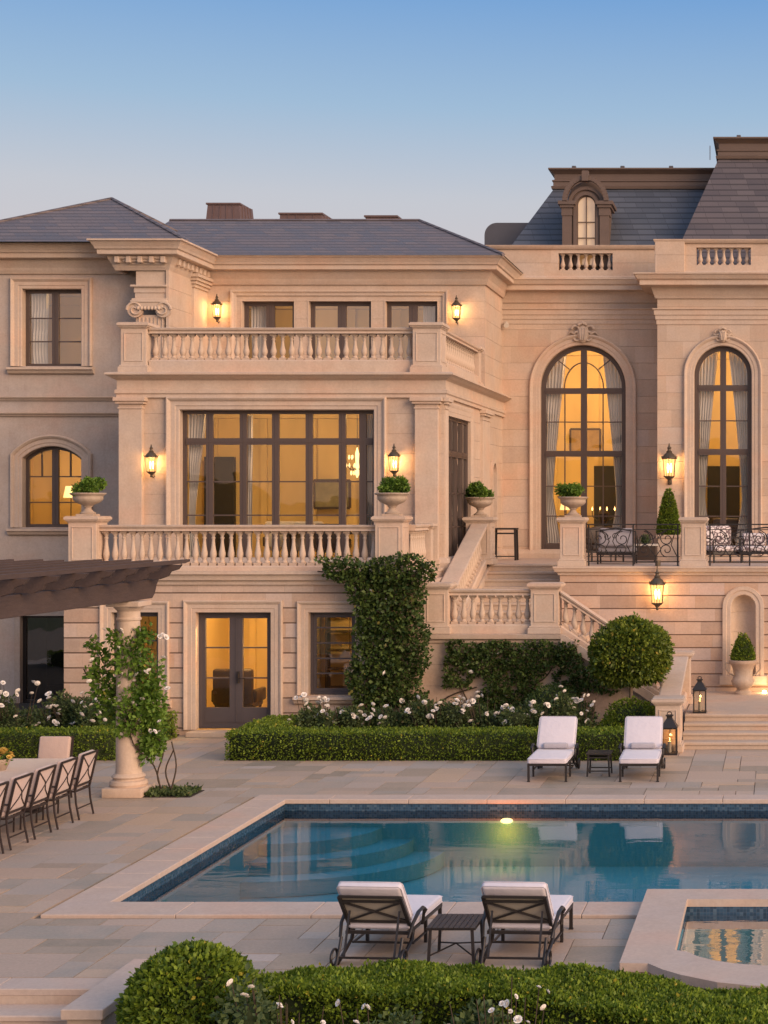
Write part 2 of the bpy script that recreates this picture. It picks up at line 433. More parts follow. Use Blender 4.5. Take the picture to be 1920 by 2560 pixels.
M['tile'] = tile()
def paving():
    t = NT('flagstone'); p = t.pos(); at = t.n('Attribute', attribute_name='slab'); q = at.outputs['Fac']
    col = t.ramp(q, [(0, (.25, .215, .165)), (.12, (.37, .295, .225)), (.28, (.46, .345, .27)), (.42, (.30, .25, .20)), (.56, (.50, .36, .25)), (.7, (.42, .345, .29)), (.84, (.29, .265, .225)), (1, (.43, .37, .33))])
    a = t.noise(2.2, 6, .65, p); b = t.noise(26, 4, .6, p)
    col = t.mix(t.math('MULTIPLY', t.ramp(a, [(.35, (0,)*3), (.75, (1,)*3)]), .5), col, (.50, .37, .29))
    col = t.mix(.15, col, t.ramp(b, [(.3, (.2,)*3), (.7, (.85,)*3)]), 'OVERLAY')
    t.set(Base_Color=col, Roughness=t.math('ADD', .45, t.math('MULTIPLY', a, .35)), Normal=t.bump(t.math('ADD', a, t.math('MULTIPLY', b, .3)), .35, .012)); return t.mat
M['pave'] = paving()
M['grout'] = simple('paving_joint', (.20, .16, .125), .9, objs=False)
def patterned():
    t = NT('patterned_cushion'); p = t.objc(); v = t.n('TexVoronoi', feature='DISTANCE_TO_EDGE'); v.inputs['Scale'].default_value = 9; t.l(p, v.inputs[0])
    t.set(Base_Color=t.mix(t.math('LESS_THAN', v.outputs[0], .09), (.66, .60, .60), (.16, .12, .13)), Roughness=.9); return t.mat
M['pattern'] = patterned()

def point(name, loc, power, col=(1, .62, .30), r=.08, parent=None):
    l = bpy.data.lights.new(name, 'POINT'); l.energy = power; l.color = col; l.shadow_soft_size = r
    o = bpy.data.objects.new(name, l); link(o, parent); o.location = loc; return o
# ------------------------------------------------------------------ outlines, walls, windows
YB, XB = 38.3, -7.66        # front block
YL = 41.6                   # left wing
YU = 43.6                   # set-back upper storey
YM = 46.4                   # middle section with the tall arched window
YY, XY = 45.0, -3.285       # right bay
YT = 35.8                   # basement wall under the left terrace
ZT = 3.48                   # terrace level
def F(Y0): return lambda u, d, z: (u, Y0+d, z)          # front wall: u = x
def S(X0): return lambda u, d, z: (X0-d, u, z)          # side wall facing +x: u = y

def outline(u0, u1, z0, z1, rise=0, o=0, zo=0, n=20):
    a = (u1-u0)/2; c = (u0+u1)/2
    if not rise: return [(u0-o, z0-zo), (u0-o, z1+o), (u1+o, z1+o), (u1+o, z0-zo)]
    if abs(rise-a) < .02: R, zc = a, z1-a
    else: R = (a*a+rise*rise)/(2*rise); zc = z1-R
    R += o; aa = a+o; th = math.asin(min(1, aa/R))
    return [(u0-o, z0-zo)]+[(c+R*math.sin(-th+2*th*k/n), zc+R*math.cos(-th+2*th*k/n)) for k in range(n+1)]+[(u1+o, z0-zo)]
def top_at(u, u0, u1, z1, rise):
    if not rise: return z1
    a = (u1-u0)/2; c = (u0+u1)/2
    R = a if abs(rise-a) < .02 else (a*a+rise*rise)/(2*rise)
    return z1-R+math.sqrt(max(0, R*R-(u-c)**2))
def ring(mb, ol, prof, closed=False):
    """prof: (outset, depth) ; strips between successive outlines"""
    rows = []
    for o, d in prof: rows.append([mb.pt(u, d, z) for u, z in ol(o)])
    n = len(rows[0])
    for a, b in zip(rows, rows[1:]):
        for j in range(n if closed else n-1): mb.face((a[j], a[(j+1) % n], b[(j+1) % n], b[j]))
    return rows
def wall(name, mp, outer, holes, mat, parent, off, d=0):
    loops = [outer]+holes; pts = [Vector((u, z, 0)) for lp in loops for u, z in lp]
    tri = tessellate_polygon([[Vector((u, z, 0)) for u, z in lp] for lp in loops])
    mb = MB(mp)
    for p in pts: mb.pt(p.x, d, p.y)
    for f in tri: mb.face(f)
    return mb.build(name, mat, parent, off=off)
def rect(u0, u1, z0, z1): return [(u0, z0), (u0, z1), (u1, z1), (u1, z0)]

def curtain(parent, mp, ua, ub, z0, z1, d, side, tie=None, mat='curtain', clip=None):
    """side: -1 hangs on the left jamb, +1 on the right; tied back at height tie"""
    mb = MB(mp); nz, nu = 26, 22; rows = []
    for k in range(nz+1):
        z = z0+(z1-z0)*k/nz; wd = 1.0
        if tie:
            t = (z-tie)/(z1-tie) if z > tie else (tie-z)/(tie-z0)
            wd = .34+.66*max(0, min(1, t))**1.3 if z > tie else .34+.30*min(1, t*1.4)
        r = []
        for j in range(nu+1):
            q = j/nu; span = (ub-ua)*wd
            u = ua+q*span if side < 0 else ub-(1-q)*span
            zz = min(z, clip(u)-.01) if clip else z
            r.append(mb.pt(u, d+.035*math.sin(q*2*PI*5.5+1.3*math.sin(k*.2)), zz))
        rows.append(r)
    for a, b in zip(rows, rows[1:]):
        for j in range(nu): mb.face((a[j], a[j+1], b[j+1], b[j]))
    return mb.build('curtain', M[mat], parent, smooth=70)

def window(root, off, mp, u0, u1, z0, z1, rise=0, fw=.08, mulls=(), mw=.11, trans=(), tw=.10, mv=(), mh=(), recess=.20, panel=0, mat='frame', glass='glass', name='window', curtains=(), fan=False, label=None):
    """frame mesh with pane, muntins and curtains as children"""
    mb = MB(mp); r0, r1 = recess, recess+.07
    ring(mb, lambda o: outline(u0, u1, z0, z1, rise, -o, -o), [(0, r1), (0, r0-.02), (fw*.45, r0-.02), (fw*.5, r0), (fw, r0), (fw, r1)], True)
    for m in mulls:
        mb.box(m-mw/2, m+mw/2, r0-.014, r1-.003, z0+fw-.01, top_at(m, u0, u1, z1, rise)-fw+.012)
        mb.box(m-.012, m+.012, r0-.024, r0-.0145, z0+fw, top_at(m, u0, u1, z1, rise)-fw+.005)
    for t in trans:
        mb.box(u0+fw-.01, u1-fw+.01, r0-.018, r1-.006, t-tw/2, t+tw/2)
        mb.box(u0+fw-.01, u1-fw+.01, r0-.030, r0-.0185, t-tw*.12, t+tw*.12)
    if panel: mb.box(u0+fw-.01, u1-fw+.01, r0-.010, r1-.009, z0+fw-.01, z0+panel)
    w = mb.build(name, M[mat], root, off=off)
    if label: w['label'] = label
    g = MB(mp); g.poly([(u, r0+.035, z) for u, z in outline(u0, u1, z0, z1, rise, -fw*.6, -fw*.6)]); g.build('pane', M[glass], w)
    mt = MB(mp)
    for v in mv:
        a, b = (v, (None, None)) if not isinstance(v, tuple) else (v[0], v[1])
        mt.box(a-.016, a+.016, r0+.006, r1-.012, b[0] or z0+fw, b[1] or top_at(a, u0, u1, z1, rise)-fw*.8)
    for h in mh:
        a, b = (h, (u0+fw*.8, u1-fw*.8)) if not isinstance(h, tuple) else (h[0], h[1])
        mt.box(b[0], b[1], r0+.009, r1-.015, a-.015, a+.015)
    if fan:
        a = (u1-u0)/2; c = (u0+u1)/2; zc = z1-a
        P = [(c+a*.46*math.cos(t*PI/20), zc+a*.60*math.sin(t*PI/20)) for t in range(21)]
        for p, q in zip(P, P[1:]):
            A = mt.m(p[0], r0+.02, p[1]); B = mt.m(q[0], r0+.02, q[1]); m0 = mt.m; mt.m = None; mt.bar(A, B, .032, .032, (0, 1, 0)); mt.m = m0
        for s in (-1, 1):
            A = mt.m(c+s*a*.34, r0+.02, zc+a*.44); B = mt.m(c+s*a*.66, r0+.02, zc+a*.70)
            m0 = mt.m; mt.m = None; mt.bar(A, B, .032, .032, (0, 1, 0)); mt.m = m0
    if mt.f: mt.build('muntin', M[mat], w)
    for c in curtains:
        curtain(w, mp, c[0], c[1], z0+.02, z1-.03, recess+.22, c[2], c[3] if len(c) > 3 else None, clip=(lambda u: top_at(max(u0+.05, min(u1-.05, u)), u0, u1, z1, rise)) if rise else None)
    return w

def surround(root, off, mp, u0, u1, z0, z1, rise=0, wd=.30, recess=.20, sill=True, proud=.05, name='window_surround'):
    mb = MB(mp); p = proud
    prof = [(0, recess+.02), (0, -.012), (.018, -p*.5), (wd*.30, -p*.5), (wd*.33, -p*.8), (wd*.66, -p*.8), (wd*.70, -p*1.25), (wd*.86, -p*1.9), (wd*.93, -p*1.9), (wd, -p*1.2), (wd, .01)]
    ring(mb, lambda o: outline(u0, u1, z0, z1, rise, o, 0, 28), prof)
    if sill:
        o = wd+.05
        P = [(recess+.02, z0-.01), (-.10, z0-.028), (-.17, z0-.035), (-.17, z0-.09), (-.12, z0-.11), (-.09, z0-.17), (-.04, z0-.20), (.0, z0-.20)]
        A = [mb.pt(u0-o, d, z) for d, z in P]; B = [mb.pt(u1+o, d, z) for d, z in P]
        for j in range(len(P)-1): mb.face((A[j], B[j], B[j+1], A[j+1]))
        mb.face(A); mb.face(B)
    return mb.build(name, M['trim'], root, off=off, smooth=25)

def room(root, off, x0, x1, y0, y1, z0, z1, mat='room'):
    mb = MB()
    i = [mb.pt(x, y, z) for z in (z0, z1) for y in (y0, y1) for x in (x0, x1)]
    for f in ((0,2,3,1),(4,5,7,6),(2,6,7,3),(0,4,6,2),(1,3,7,5)): mb.face([i[k] for k in f])
    # cornice and skirting inside, a panelled back wall
    mb.box(x0+.01, x1-.01, y1-.16, y1-.01, z1-.22, z1-.01); mb.box(x0+.01, x1-.01, y1-.06, y1-.01, z0+.01, z0+.2)
    k = x0+.5
    while k < x1-.6:
        mb.box(k, k+.16, y1-.07, y1-.011, z0+.2, z1-.23); k += 1.25
    return mb.build('interior', M[mat], root, off=off)

# ------------------------------------------------------------------ the mansion
man = thing('mansion', 'large two storey limestone mansion with slate roofs and lit arched windows', 'house', (-8, 42, 0))
OFF = (8, -42, 0)
fy = F(YB); fl = F(YL); fu = F(YU); fm = F(YM); fb = F(YY); ft = F(YT); sb = S(XB)

# --- walls
WL1 = (-18.76, -17.30, 8.36, 10.27); WL2 = (-18.76, -17.30, 4.37, 6.38)
BX = (-18.81, -17.72, .02, 2.18)
wall('wall', fl, rect(-26, -14.9, -.1, 10.8), [outline(*WL1), outline(*WL2, .30), rect(*BX)], M['wingwall'], man, OFF)
WB = (-13.68, -9.26, 3.60, 7.08)
wall('wall', fy, rect(-15.03, XB, ZT-.3, 7.5), [outline(*WB)], M['smooth'], man, OFF)
WU = [(-13.96, -12.61, 7.86, 10.22), (-12.23, -10.61, 7.86, 10.22), (-10.24, -8.89, 7.86, 10.22)]
wall('wall', fu, rect(-14.95, XB, 7.5, 10.8), [outline(*k) for k in WU], M['smooth'], man, OFF)
SD = (38.78, 41.55, 3.62, 6.98); SN = (44.62, 45.16, 3.62, 6.05)
wall('wall', sb, [(YB, ZT-.3), (YB, 7.85), (YU, 7.85), (YU, 10.8), (YM, 10.8), (YM, ZT-.3)], [outline(*SD), outline(*SN, .27)], M['smooth'], man, OFF)
AM = (-6.62, -4.26, 3.58, 9.36); AB = (-2.30, -.76, 3.58, 9.20)
wall('wall', fm, rect(-7.8, XY+.4, ZT-.3, 11.0), [outline(*AM, 1.18)], M['ashlar'], man, OFF)
wall('wall', fb, rect(XY, 3.2, ZT-.3, 11.0), [outline(*AB, .77)], M['ashlar'], man, OFF)
w_ = MB(); w_.box(XY, XY+.3, YY+.001, YM, ZT-.3, 11.0); w_.box(3.2, 3.5, YY, YM+6, ZT-.3, 11); w_.build('wall', M['ashlar'], man, off=OFF)
w_ = MB(); w_.box(-14.97, -14.9, 40.95, YU+.2, 7.5, 10.8); w_.box(-15.05, -14.98, YB+.0, YL, ZT-.3, 7.9); w_.build('wall', M['smooth'], man, off=OFF)
# basement
BW = [(-14.25, -13.25, .78, 2.62), (-12.45, -10.85, .12, 2.62), (-10.05, -9.05, .86, 2.62)]
wall('basement_wall', ft, rect(-15.26, -7.7, -.1, ZT-.02), [outline(*k) for k in BW], M['rust'], man, OFF)
w_ = MB(); w_.box(-15.26, -15.2, YT+.002, YL, -.1, ZT-.02); w_.build('basement_wall', M['rust'], man, off=OFF)
w_ = MB(); w_.box(-15.30, -7.62, YT-.02, 38.5, ZT-.22, ZT); w_.build('terrace_floor', M['cop'], man, off=OFF)
w_ = MB(); w_.sweep([(-15.26, 38.2), (-15.26, YT), (-7.80, YT), (-7.80, 38.0)], [(-.02, ZT-.27), (.05, ZT-.27), (.06, ZT-.2), (.12, ZT-.17), (.14, ZT-.06), (.20, ZT-.045), (.20, ZT+.02), (-.1, ZT+.02)])
w_.build('terrace_cornice', M['trim'], man, off=OFF)

# --- mouldings
w_ = MB(); w_.sweep([(-15.05, YL), (-15.05, YB), (XB, YB), (XB, YM)], [(-.03, 7.36), (.06, 7.36), (.06, 7.43), (.09, 7.46), (.09, 7.53), (.05, 7.55), (.05, 7.75), (.08, 7.77), (.14, 7.80), (.20, 7.84), (.26, 7.87), (.26, 7.91), (.20, 7.93), (-.03, 7.95)])
w_.build('entablature', M['trim'], man, off=OFF)
EAVE = [(-.02, 10.64), (.05, 10.64), (.09, 10.72), (.11, 10.78), (.18, 10.90), (.20, 10.97), (.35, 10.985), (.37, 11.0), (.37, 11.10), (.41, 11.12), (.43, 11.17), (.50, 11.28), (.55, 11.30), (.55, 11.34), (.50, 11.345), (-.02, 11.345)]
w_ = MB(); w_.sweep([(-26, YL), (-16.15, YL), (-16.15, 41.0), (-14.95, 41.0), (-14.95, YU), (XB, YU), (XB, YM+2)], EAVE)
w_.build('eaves_cornice', M['trim'], man, off=OFF)
w_ = MB(); pr = lambda z: [(-.02, z-.05), (.04, z-.05), (.05, z-.02), (.09, z), (.11, z+.035), (.07, z+.05), (-.02, z+.05)]
w_.sweep([(-26, YL), (-15.05, YL)], pr(7.56)); w_.sweep([(-26, YL), (-15.05, YL)], pr(7.17))
w_.build('string_course', M['trim'], man, off=OFF)
# middle section + bay cornices
cm = lambda z, k: [(-.02, z-.62), (.05*k, z-.62), (.07*k, z-.56), (.10*k, z-.50), (.14*k, z-.38), (.16*k, z-.33), (.42*k, z-.31), (.44*k, z-.30), (.44*k, z-.18), (.50*k, z-.15), (.56*k, z-.05), (.60*k, z-.03), (.60*k, z), (-.02, z+.02)]
w_ = MB(); w_.sweep([(XB-.4, YM), (XY, YM)], cm(11.14, .8)); w_.sweep([(XY, YM+.3), (XY, YY), (3.2, YY)], cm(11.08, 1.0))
w_.build('cornice', M['trim'], man, off=OFF)
st = lambda z: [(-.02, z-.42), (.02, z-.42), (.025, z-.30), (.05, z-.29), (.055, z-.18), (.08, z-.17), (.09, z-.05), (.13, z-.02), (.13, z), (-.02, z+.01)]
w_ = MB(); w_.sweep([(XB, YM), (XY, YM)], st(10.36)); w_.sweep([(XY, YM), (XY, YY), (3.2, YY)], st(10.19))
w_.build('string_course', M['trim'], man, off=OFF)
# plinth at the foot of the block and of the walls
w_ = MB(); w_.sweep([(-15.05, YL), (-15.05, YB), (XB, YB), (XB, YM), (XY, YM)], [(-.02, ZT-.3), (.16, ZT-.3), (.16, ZT+.12), (.10, ZT+.20), (.03, ZT+.24), (-.02, ZT+.24)])
w_.build('plinth', M['trim'], man, off=OFF)

# --- pilasters of the block
def pilaster(mp, u0, u1, z0, z1, p=.13):
    mb = MB(mp); mb.box(u0, u1, -p, .01, z0, z1-.26)
    for a, b, e in ((z1-.26, z1-.22, .02), (z1-.22, z1-.15, .0), (z1-.15, z1-.09, .06), (z1-.09, z1, .10)): mb.box(u0-e, u1+e, -p-e, .005, a, b)
    mb.box(u0-.05, u1+.05, -p-.05, .003, z0, z0+.2)
    return mb.build('pilaster', M['trim'], man, off=OFF, bevel=.008)
pilaster(fy, -15.03, -14.50, ZT, 7.36); pilaster(fy, -8.30, -7.77, ZT, 7.36)
pilaster(sb, 38.34, 38.66, ZT, 7.36, .03); pilaster(sb, 42.95, 44.0, ZT, 7.36, .07)
# ionic pier of the left wing
w_ = MB(); w_.box(-15.72, -15.02, 41.0, 41.65, 7.9, 9.56)
w_.box(-15.80, -14.95, 40.93, 41.7, 9.90, 9.96); w_.box(-15.74, -14.98, 40.99, 41.69, 9.96, 10.10); w_.box(-15.76, -14.97, 40.97, 41.695, 10.10, 10.24)
w_.box(-15.83, -14.94, 40.91, 41.70, 10.24, 10.29); w_.box(-15.72, -15.0, 41.0, 41.69, 10.29, 10.66)
for k in range(5): w_.box(-15.76-.07*k, -14.96+.0, 40.96-.05*k, 41.68, 10.64+.065*k, 10.705+.065*k)
w_.box(-14.972, -14.86, 42.6, YU, 7.9, 10.45)
for k in range(4): w_.box(-14.975, -14.82+.05*k, 42.55-.05*k, YU-.01, 10.45+.08*k, 10.53+.08*k)
for k in range(7):
    x = -15.66+.095*k; w_.box(x-.012+.02, x+.035, 40.975, 41.0-.001, 7.95, 9.50)
w_.build('ionic_pier', M['trim'], man, off=OFF, bevel=.006)
cap = MB()
for s in (-1, 1):
    cx = -15.37+s*.34; prev = None
    sp = [(cx+s*(.20-.008*k)*math.cos(k*.42)*1.0, 40.90, 9.68+(.20-.008*k)*math.sin(k*.42)) for k in range(23)]
    cap.tube(sp, [.032-.0008*k for k in range(23)], 6)
    L0 = len(cap.v); cap.lathe([(.19, 0), (.19, .10)], 0, 0, 0, 18); cap.xf(Matrix.Translation((cx, 41.02, 9.68)) @ Matrix.Rotation(PI/2, 4, 'X'), L0)
cap.rbox(-15.71, -15.03, 40.90, 41.1, 9.70, 9.88, .02); cap.rbox(-15.82, -14.92, 40.88, 41.2, 9.85, 9.91, .015)
for k in range(7):
    L0 = len(cap.v); cap.lathe([(.001, -.05), (.035, -.03), (.045, 0), (.03, .04), (.001, .06)], 0, 0, 0, 8); cap.xf(Matrix.Translation((-15.62+.083*k, 40.89, 9.71)), L0)
o = cap.build('capital', M['trimo'], man, off=OFF, smooth=40)
# brackets under the cornice
def modl(x0, x1, y0, y1):
    mb = MB(); mb.rbox(x0, x1, y0, y1, 10.80, 10.965, .02, 2); mb.build('modillion', M['trim'], man, off=OFF)
for k in range(5): modl(-16.15+.28*k, -16.03+.28*k, 40.72, 41.0)
for k in range(8): modl(-14.95, -14.72, 41.2+.3*k, 41.32+.3*k)

# --- windows
surround(man, OFF, fl, *WL1, wd=.28); surround(man, OFF, fl, *WL2, .30, wd=.28)
window(man, OFF, fl, *WL1, mulls=[-18.03], mw=.16, mh=[8.99, 9.57], glass='glassr', curtains=[(-18.7, -18.3, -1)])
window(man, OFF, fl, *WL2, .30, mulls=[-18.03], mw=.16, mh=[4.99, 5.63], mv=[(-18.37, (5.63, None)), (-17.66, (5.63, None))])
surround(man, OFF, fy, *WB, wd=.30, sill=False, proud=.06)
zt1 = 6.37
window(man, OFF, fy, *WB, mulls=[-13.07, -12.30, -11.56, -10.79, -10.03, -9.38-.18], mw=.16, trans=[zt1], tw=.15, mh=[(5.45), (4.68)], name='french_window',
       curtains=[(-13.62, -13.20, -1, 4.5), (-9.62, -9.30, 1)])
for k, a in enumerate(WU):
    window(man, OFF, fu, *a, fw=.10, mulls=[(a[0]+a[1])/2], mw=.22, name='french_window', glass='glassr' if k else 'glass', panel=.5, curtains=[(a[0]+.12, a[0]+.55, -1)] if k == 0 else ([(a[1]-.45, a[1]-.1, 1)] if k == 2 else []))
# three openings share one stepped surround
mb = MB(fu)
for a in WU: ring(mb, lambda o: outline(*a, 0, o), [(0, .22), (0, -.012), (.03, -.012)])
ring(mb, lambda o: outline(WU[0][0], WU[2][1], 7.86, 10.22, 0, o), [(.14, .001), (.14, -.04), (.20, -.05), (.24, -.09), (.28, -.09), (.28, .01)])
mb.build('window_surround', M['trim'], man, off=OFF)
surround(man, OFF, sb, *SD, wd=.32, sill=False, recess=.10, proud=.02); ring(mb := MB(sb), lambda o: outline(*SN, .27, o), [(0, .3), (0, -.05), (.10, -.05), (.10, .01)]); mb.build('niche_surround', M['trim'], man, off=OFF)
mb = MB(sb); mb.poly([(u, .3, z) for u, z in outline(*SN, .27, .02)]); mb.build('niche', M['trim'], man, off=OFF)
window(man, OFF, sb, *SD, mulls=[39.5, 40.17, 40.85], mw=.12, trans=[6.12], tw=.14, mh=[5.2, 4.4], glass='glassr', name='french_window', recess=.08)
surround(man, OFF, fm, *AM, 1.18, wd=.30, sill=False); surround(man, OFF, fb, *AB, .77, wd=.28, sill=False)
window(man, OFF, fm, *AM, 1.18, fw=.13, mulls=[-5.44], mw=.17, trans=[8.10, 6.36], tw=.16, mv=[(-5.97, (3.8, 8.05)), (-4.91, (3.8, 8.05))], mh=[7.24, 5.46, 4.63], panel=.30, fan=True, name='arched_window', curtains=[(-6.52, -5.92, -1, 5.2), (-4.96, -4.36, 1, 4.9)])
window(man, OFF, fb, *AB, .77, fw=.12, mulls=[-1.53], mw=.16, trans=[8.08, 6.36], tw=.16, mh=[7.20, 5.44, 4.63], panel=.2, name='arched_window', curtains=[(-2.2, -1.66, -1, 5.0), (-1.40, -.84, 1, 5.0)])
for a in (BW[0], BW[2]): surround(man, OFF, ft, *a, wd=.24, proud=.035)
surround(man, OFF, ft, *BW[1], wd=.26, sill=False, proud=.035)
window(man, OFF, ft, *BW[0], mat='framed', fw=.1, mh=[2.0, 1.5], recess=.18); window(man, OFF, ft, *BW[2], mat='framed', fw=.12, mh=[2.28, 1.95, 1.62, 1.3], recess=.18, glass='glassr')
dr = window(man, OFF, ft, *BW[1], mat='framed', fw=.14, mulls=[-11.65], mw=.28, mh=[1.85, 1.2], panel=.45, recess=.2, name='double_door', label='slate grey double glass door at ground level')
mb = MB(); mb.box(-11.60, -11.57, 35.90, 35.97, 1.10, 1.35); mb.bar((-11.585, 35.91, 1.2), (-11.42, 35.90, 1.2), .022); mb.build('handle', M['iron'], dr)
mb = MB(); mb.box(-12.55, -10.75, 35.45, 35.99, .0, .10); mb.build('doorstep', M['stair'], man, off=OFF, bevel=.01)
ring(mb := MB(fl), lambda o: outline(*BX, 0, o), [(0, .25), (0, -.03), (.14, -.03), (.14, .01)]); mb.build('window_surround', M['grey'], man, off=OFF)
window(man, OFF, fl, *BX, fw=.06, mat='iron', recess=.15, glass='glassr')

# --- carved keystones
def cartouche(cx, y, z, s):
    mb = MB(); bm = bmesh.new(); bmesh.ops.create_uvsphere(bm, u_segments=14, v_segments=10, radius=1)
    for v in bm.verts: v.co = Vector((cx+v.co.x*.17*s, y-.06+v.co.y*.10, z+v.co.z*.26*s))
    b = len(mb.v)
    for v in bm.verts: mb.pt(*v.co)
    for f in bm.faces: mb.face([b+v.index for v in f.verts])
    bm.free()
    for sx in (-1, 1):
        mb.tube([(cx+sx*(.20+.10*math.cos(t*.55))*s, y-.09, z+(.13+.09*math.sin(t*.55))*s) for t in range(10)], .035*s, 6)
        mb.tube([(cx+sx*(.16+.08*math.cos(-t*.55))*s, y-.09, z-(.12+.07*math.sin(t*.55))*s) for t in range(9)], .03*s, 6)
        mb.tube([(cx+sx*.2*s, y-.06, z), (cx+sx*.34*s, y-.05, z+.05*s), (cx+sx*.42*s, y-.03, z-.03*s)], [.05*s, .035*s, .01], 6)
    mb.tube([(cx-.12*s, y-.12, z+.24*s), (cx, y-.14, z+.30*s), (cx+.12*s, y-.12, z+.24*s)], .045*s, 6)
    for k in range(3): mb.tube([(cx+(k-1)*.08*s, y-.15, z+.15*s), (cx+(k-1)*.05*s, y-.16, z-.18*s)], .022*s, 5)
    mb.build('keystone', M['trimo'], man, off=OFF, smooth=50)
cartouche(-5.44, YM, 9.66, 1.0); cartouche(-1.53, YY, 9.46, .7)

# --- interiors with their lamps
room(man, OFF, -14.9, -8.0, 38.62, 42.6, ZT, 7.34); room(man, OFF, -14.85, -7.9, 43.92, 46.3, 7.8, 10.55)
room(man, OFF, -20, -16.0, 41.92, 45, 7.9, 10.5); room(man, OFF, -20, -16.2, 41.92, 45, 3.9, 6.6)
room(man, OFF, -7.4, -3.6, 46.72, 51, ZT, 9.7); room(man, OFF, -2.95, 2.6, 45.32, 50, ZT, 9.5)
room(man, OFF, -13.0, -10.5, 36.12, 39.6, .05, 3.0); room(man, OFF, -10.44, -8.6, 36.12, 38.2, .05, 3.0); room(man, OFF, -15.0, -13.05, 36.12, 38.2, .05, 3.0)
room(man, OFF, -19.2, -17.2, 41.9, 44, 0, 3.2, 'black')
WARM = (1, .64, .26)
for loc, p in (((-12.9, 39.2, 7.26), 75), ((-9.6, 39.2, 7.26), 75), ((-13.2, 44.3, 10.45), 20), ((-9.6, 44.3, 10.45), 10), ((-17.9, 42.3, 10.4), 8), ((-18, 42.3, 6.52), 55),
               ((-5.5, 47.3, 9.62), 280), ((-1.5, 45.9, 9.42), 270), ((-11.6, 36.6, 2.93), 120), ((-9.5, 36.6, 2.93), 22), ((-13.9, 36.6, 2.93), 8)):
    point('ceiling_light', loc, p, WARM, .08)
mb = MB(); mb.box(-14.5, -13.75, 42.30, 42.45, ZT+.02, 6.14); mb.box(-10.3, -10.18, 42.34, 42.46, ZT+.02, 6.9)
mb.box(-5.62, -4.3, 50.75, 50.9, ZT+.02, 6.13); mb.box(-2.15, -1.2, 49.8, 49.9, ZT+.02, 6.1); mb.build('interior_doorway', M['black'], man, off=OFF)

# --- roofs
def roof(name, faces, mat, parent=man):
    mb = MB()
    for f in faces: mb.poly(f)
    return mb.build(name, M[mat], parent, off=OFF)
ze = 11.33
a, b = (-21.3, -14.42), (40.86, 48.0); ap = (-17.56, 44.15, 12.98)
roof('pyramid_roof', [[(a[0], b[0], ze), (a[1], b[0], ze), ap], [(a[1], b[0], ze), (a[1], b[1], ze), ap], [(a[1], b[1], ze), (a[0], b[1], ze), ap], [(a[0], b[1], ze), (a[0], b[0], ze), ap]], 'slate')
x0, x1, y0, y1, yr, zr = -17.0, -7.08, 43.02, 50.6, 46.8, 12.86
roof('hip_roof', [[(x0, y0, ze), (x1, y0, ze), (-10.05, yr, zr), (x0, yr, zr)], [(x1, y0, ze), (x1, y1, ze), (-10.05, yr, zr)], [(x0, yr, zr), (-10.05, yr, zr), (x1, y1, ze), (x0, y1, ze)]], 'slate')
mb = MB(); mb.tube([(a[1], b[0], ze+.01), ap], .045, 5); mb.tube([ap, (a[0], b[0], ze+.01)], .045, 5); mb.tube([ap, (a[1], b[1], ze+.01)], .045, 5)
mb.tube([(x1, y0, ze+.01), (-10.05, yr, zr), (x0, yr, zr)], .05, 5); mb.build('ridge_tile', M['slate'], man, off=OFF)
mb = MB(); mb.box(-26, -21, YL+.1, 50, 11.3, 11.36); mb.build('flat_roof', M['lead'], man, off=OFF)

def mansard(nm, xa, ya, za, xb, yb, zb, xr, yd, mat, ztop):
    # slope faces front and left
    roof(nm, [[(xa, ya, za), (xr, ya, za), (xr, yb, zb), (xb, yb, zb)], [(xa, ya, za), (xb, yb, zb), (xb, yd, zb), (xa, yd, za)], [(xb, yb, zb), (xr, yb, zb), (xr, yd, zb), (xb, yd, zb)]], mat)
    mb = MB(); h = ztop-zb
    mb.sweep([(xb, yd), (xb, yb), (xr, yb)], [(-.1, zb-.03), (.07, zb-.03), (.09, zb+.04), (.03, zb+.07), (.03, zb+h*.32), (.06, zb+h*.34), (.06, zb+h*.40), (.0, zb+h*.44), (.0, zb+h*.72), (.05, zb+h*.80), (.12, zb+h*.90), (.16, zb+h*.92), (.16, ztop), (-.1, ztop+.01)])
    mb.box(xb+.05, xr, yb+.05, yd, zb, ztop-.02)
    mb.build('roof_cornice', M['mansard_trim'], man, off=OFF)
    mb = MB()
    for k in range(4): mb.rbox(xb+.5+1.4*k, xb+.62+1.4*k, yb, yb+.1, ztop, ztop+.09, .01, 1)
    mb.build('roof_clip', M['lead'], man, off=OFF)
za1 = 11.5
mansard('mansard_roof', -7.62-.42, 47.0, za1, -6.5, 48.4, 14.07, 4, 54, 'slate1', 14.63)
mansard('mansard_roof', -2.70-.32, 46.2, za1, -1.73, 47.6, 14.77, 5, 54.2, 'slate2', 15.34)
mb = MB(); mb.tube([(-1.98, 47.5, 14.7), (-1.98, 47.5, 15.1)], .012, 5); mb.build('lightning_rod', M['lead'], man, off=OFF)
# barrel vent left of the mansard
mb = MB(); P = [(-8.55, 12.0), (-8.55, 12.75)]+[(-8.55+.36*(1-math.cos(t*PI/16)), 12.75+.36*math.sin(t*PI/16)) for t in range(1, 9)]+[(-7.0, 13.11), (-7.0, 12.0)]
mb.prism(P, 48.6, 50.5, 'y'); mb.build('barrel_roof', M['lead'], man, off=OFF, smooth=30)
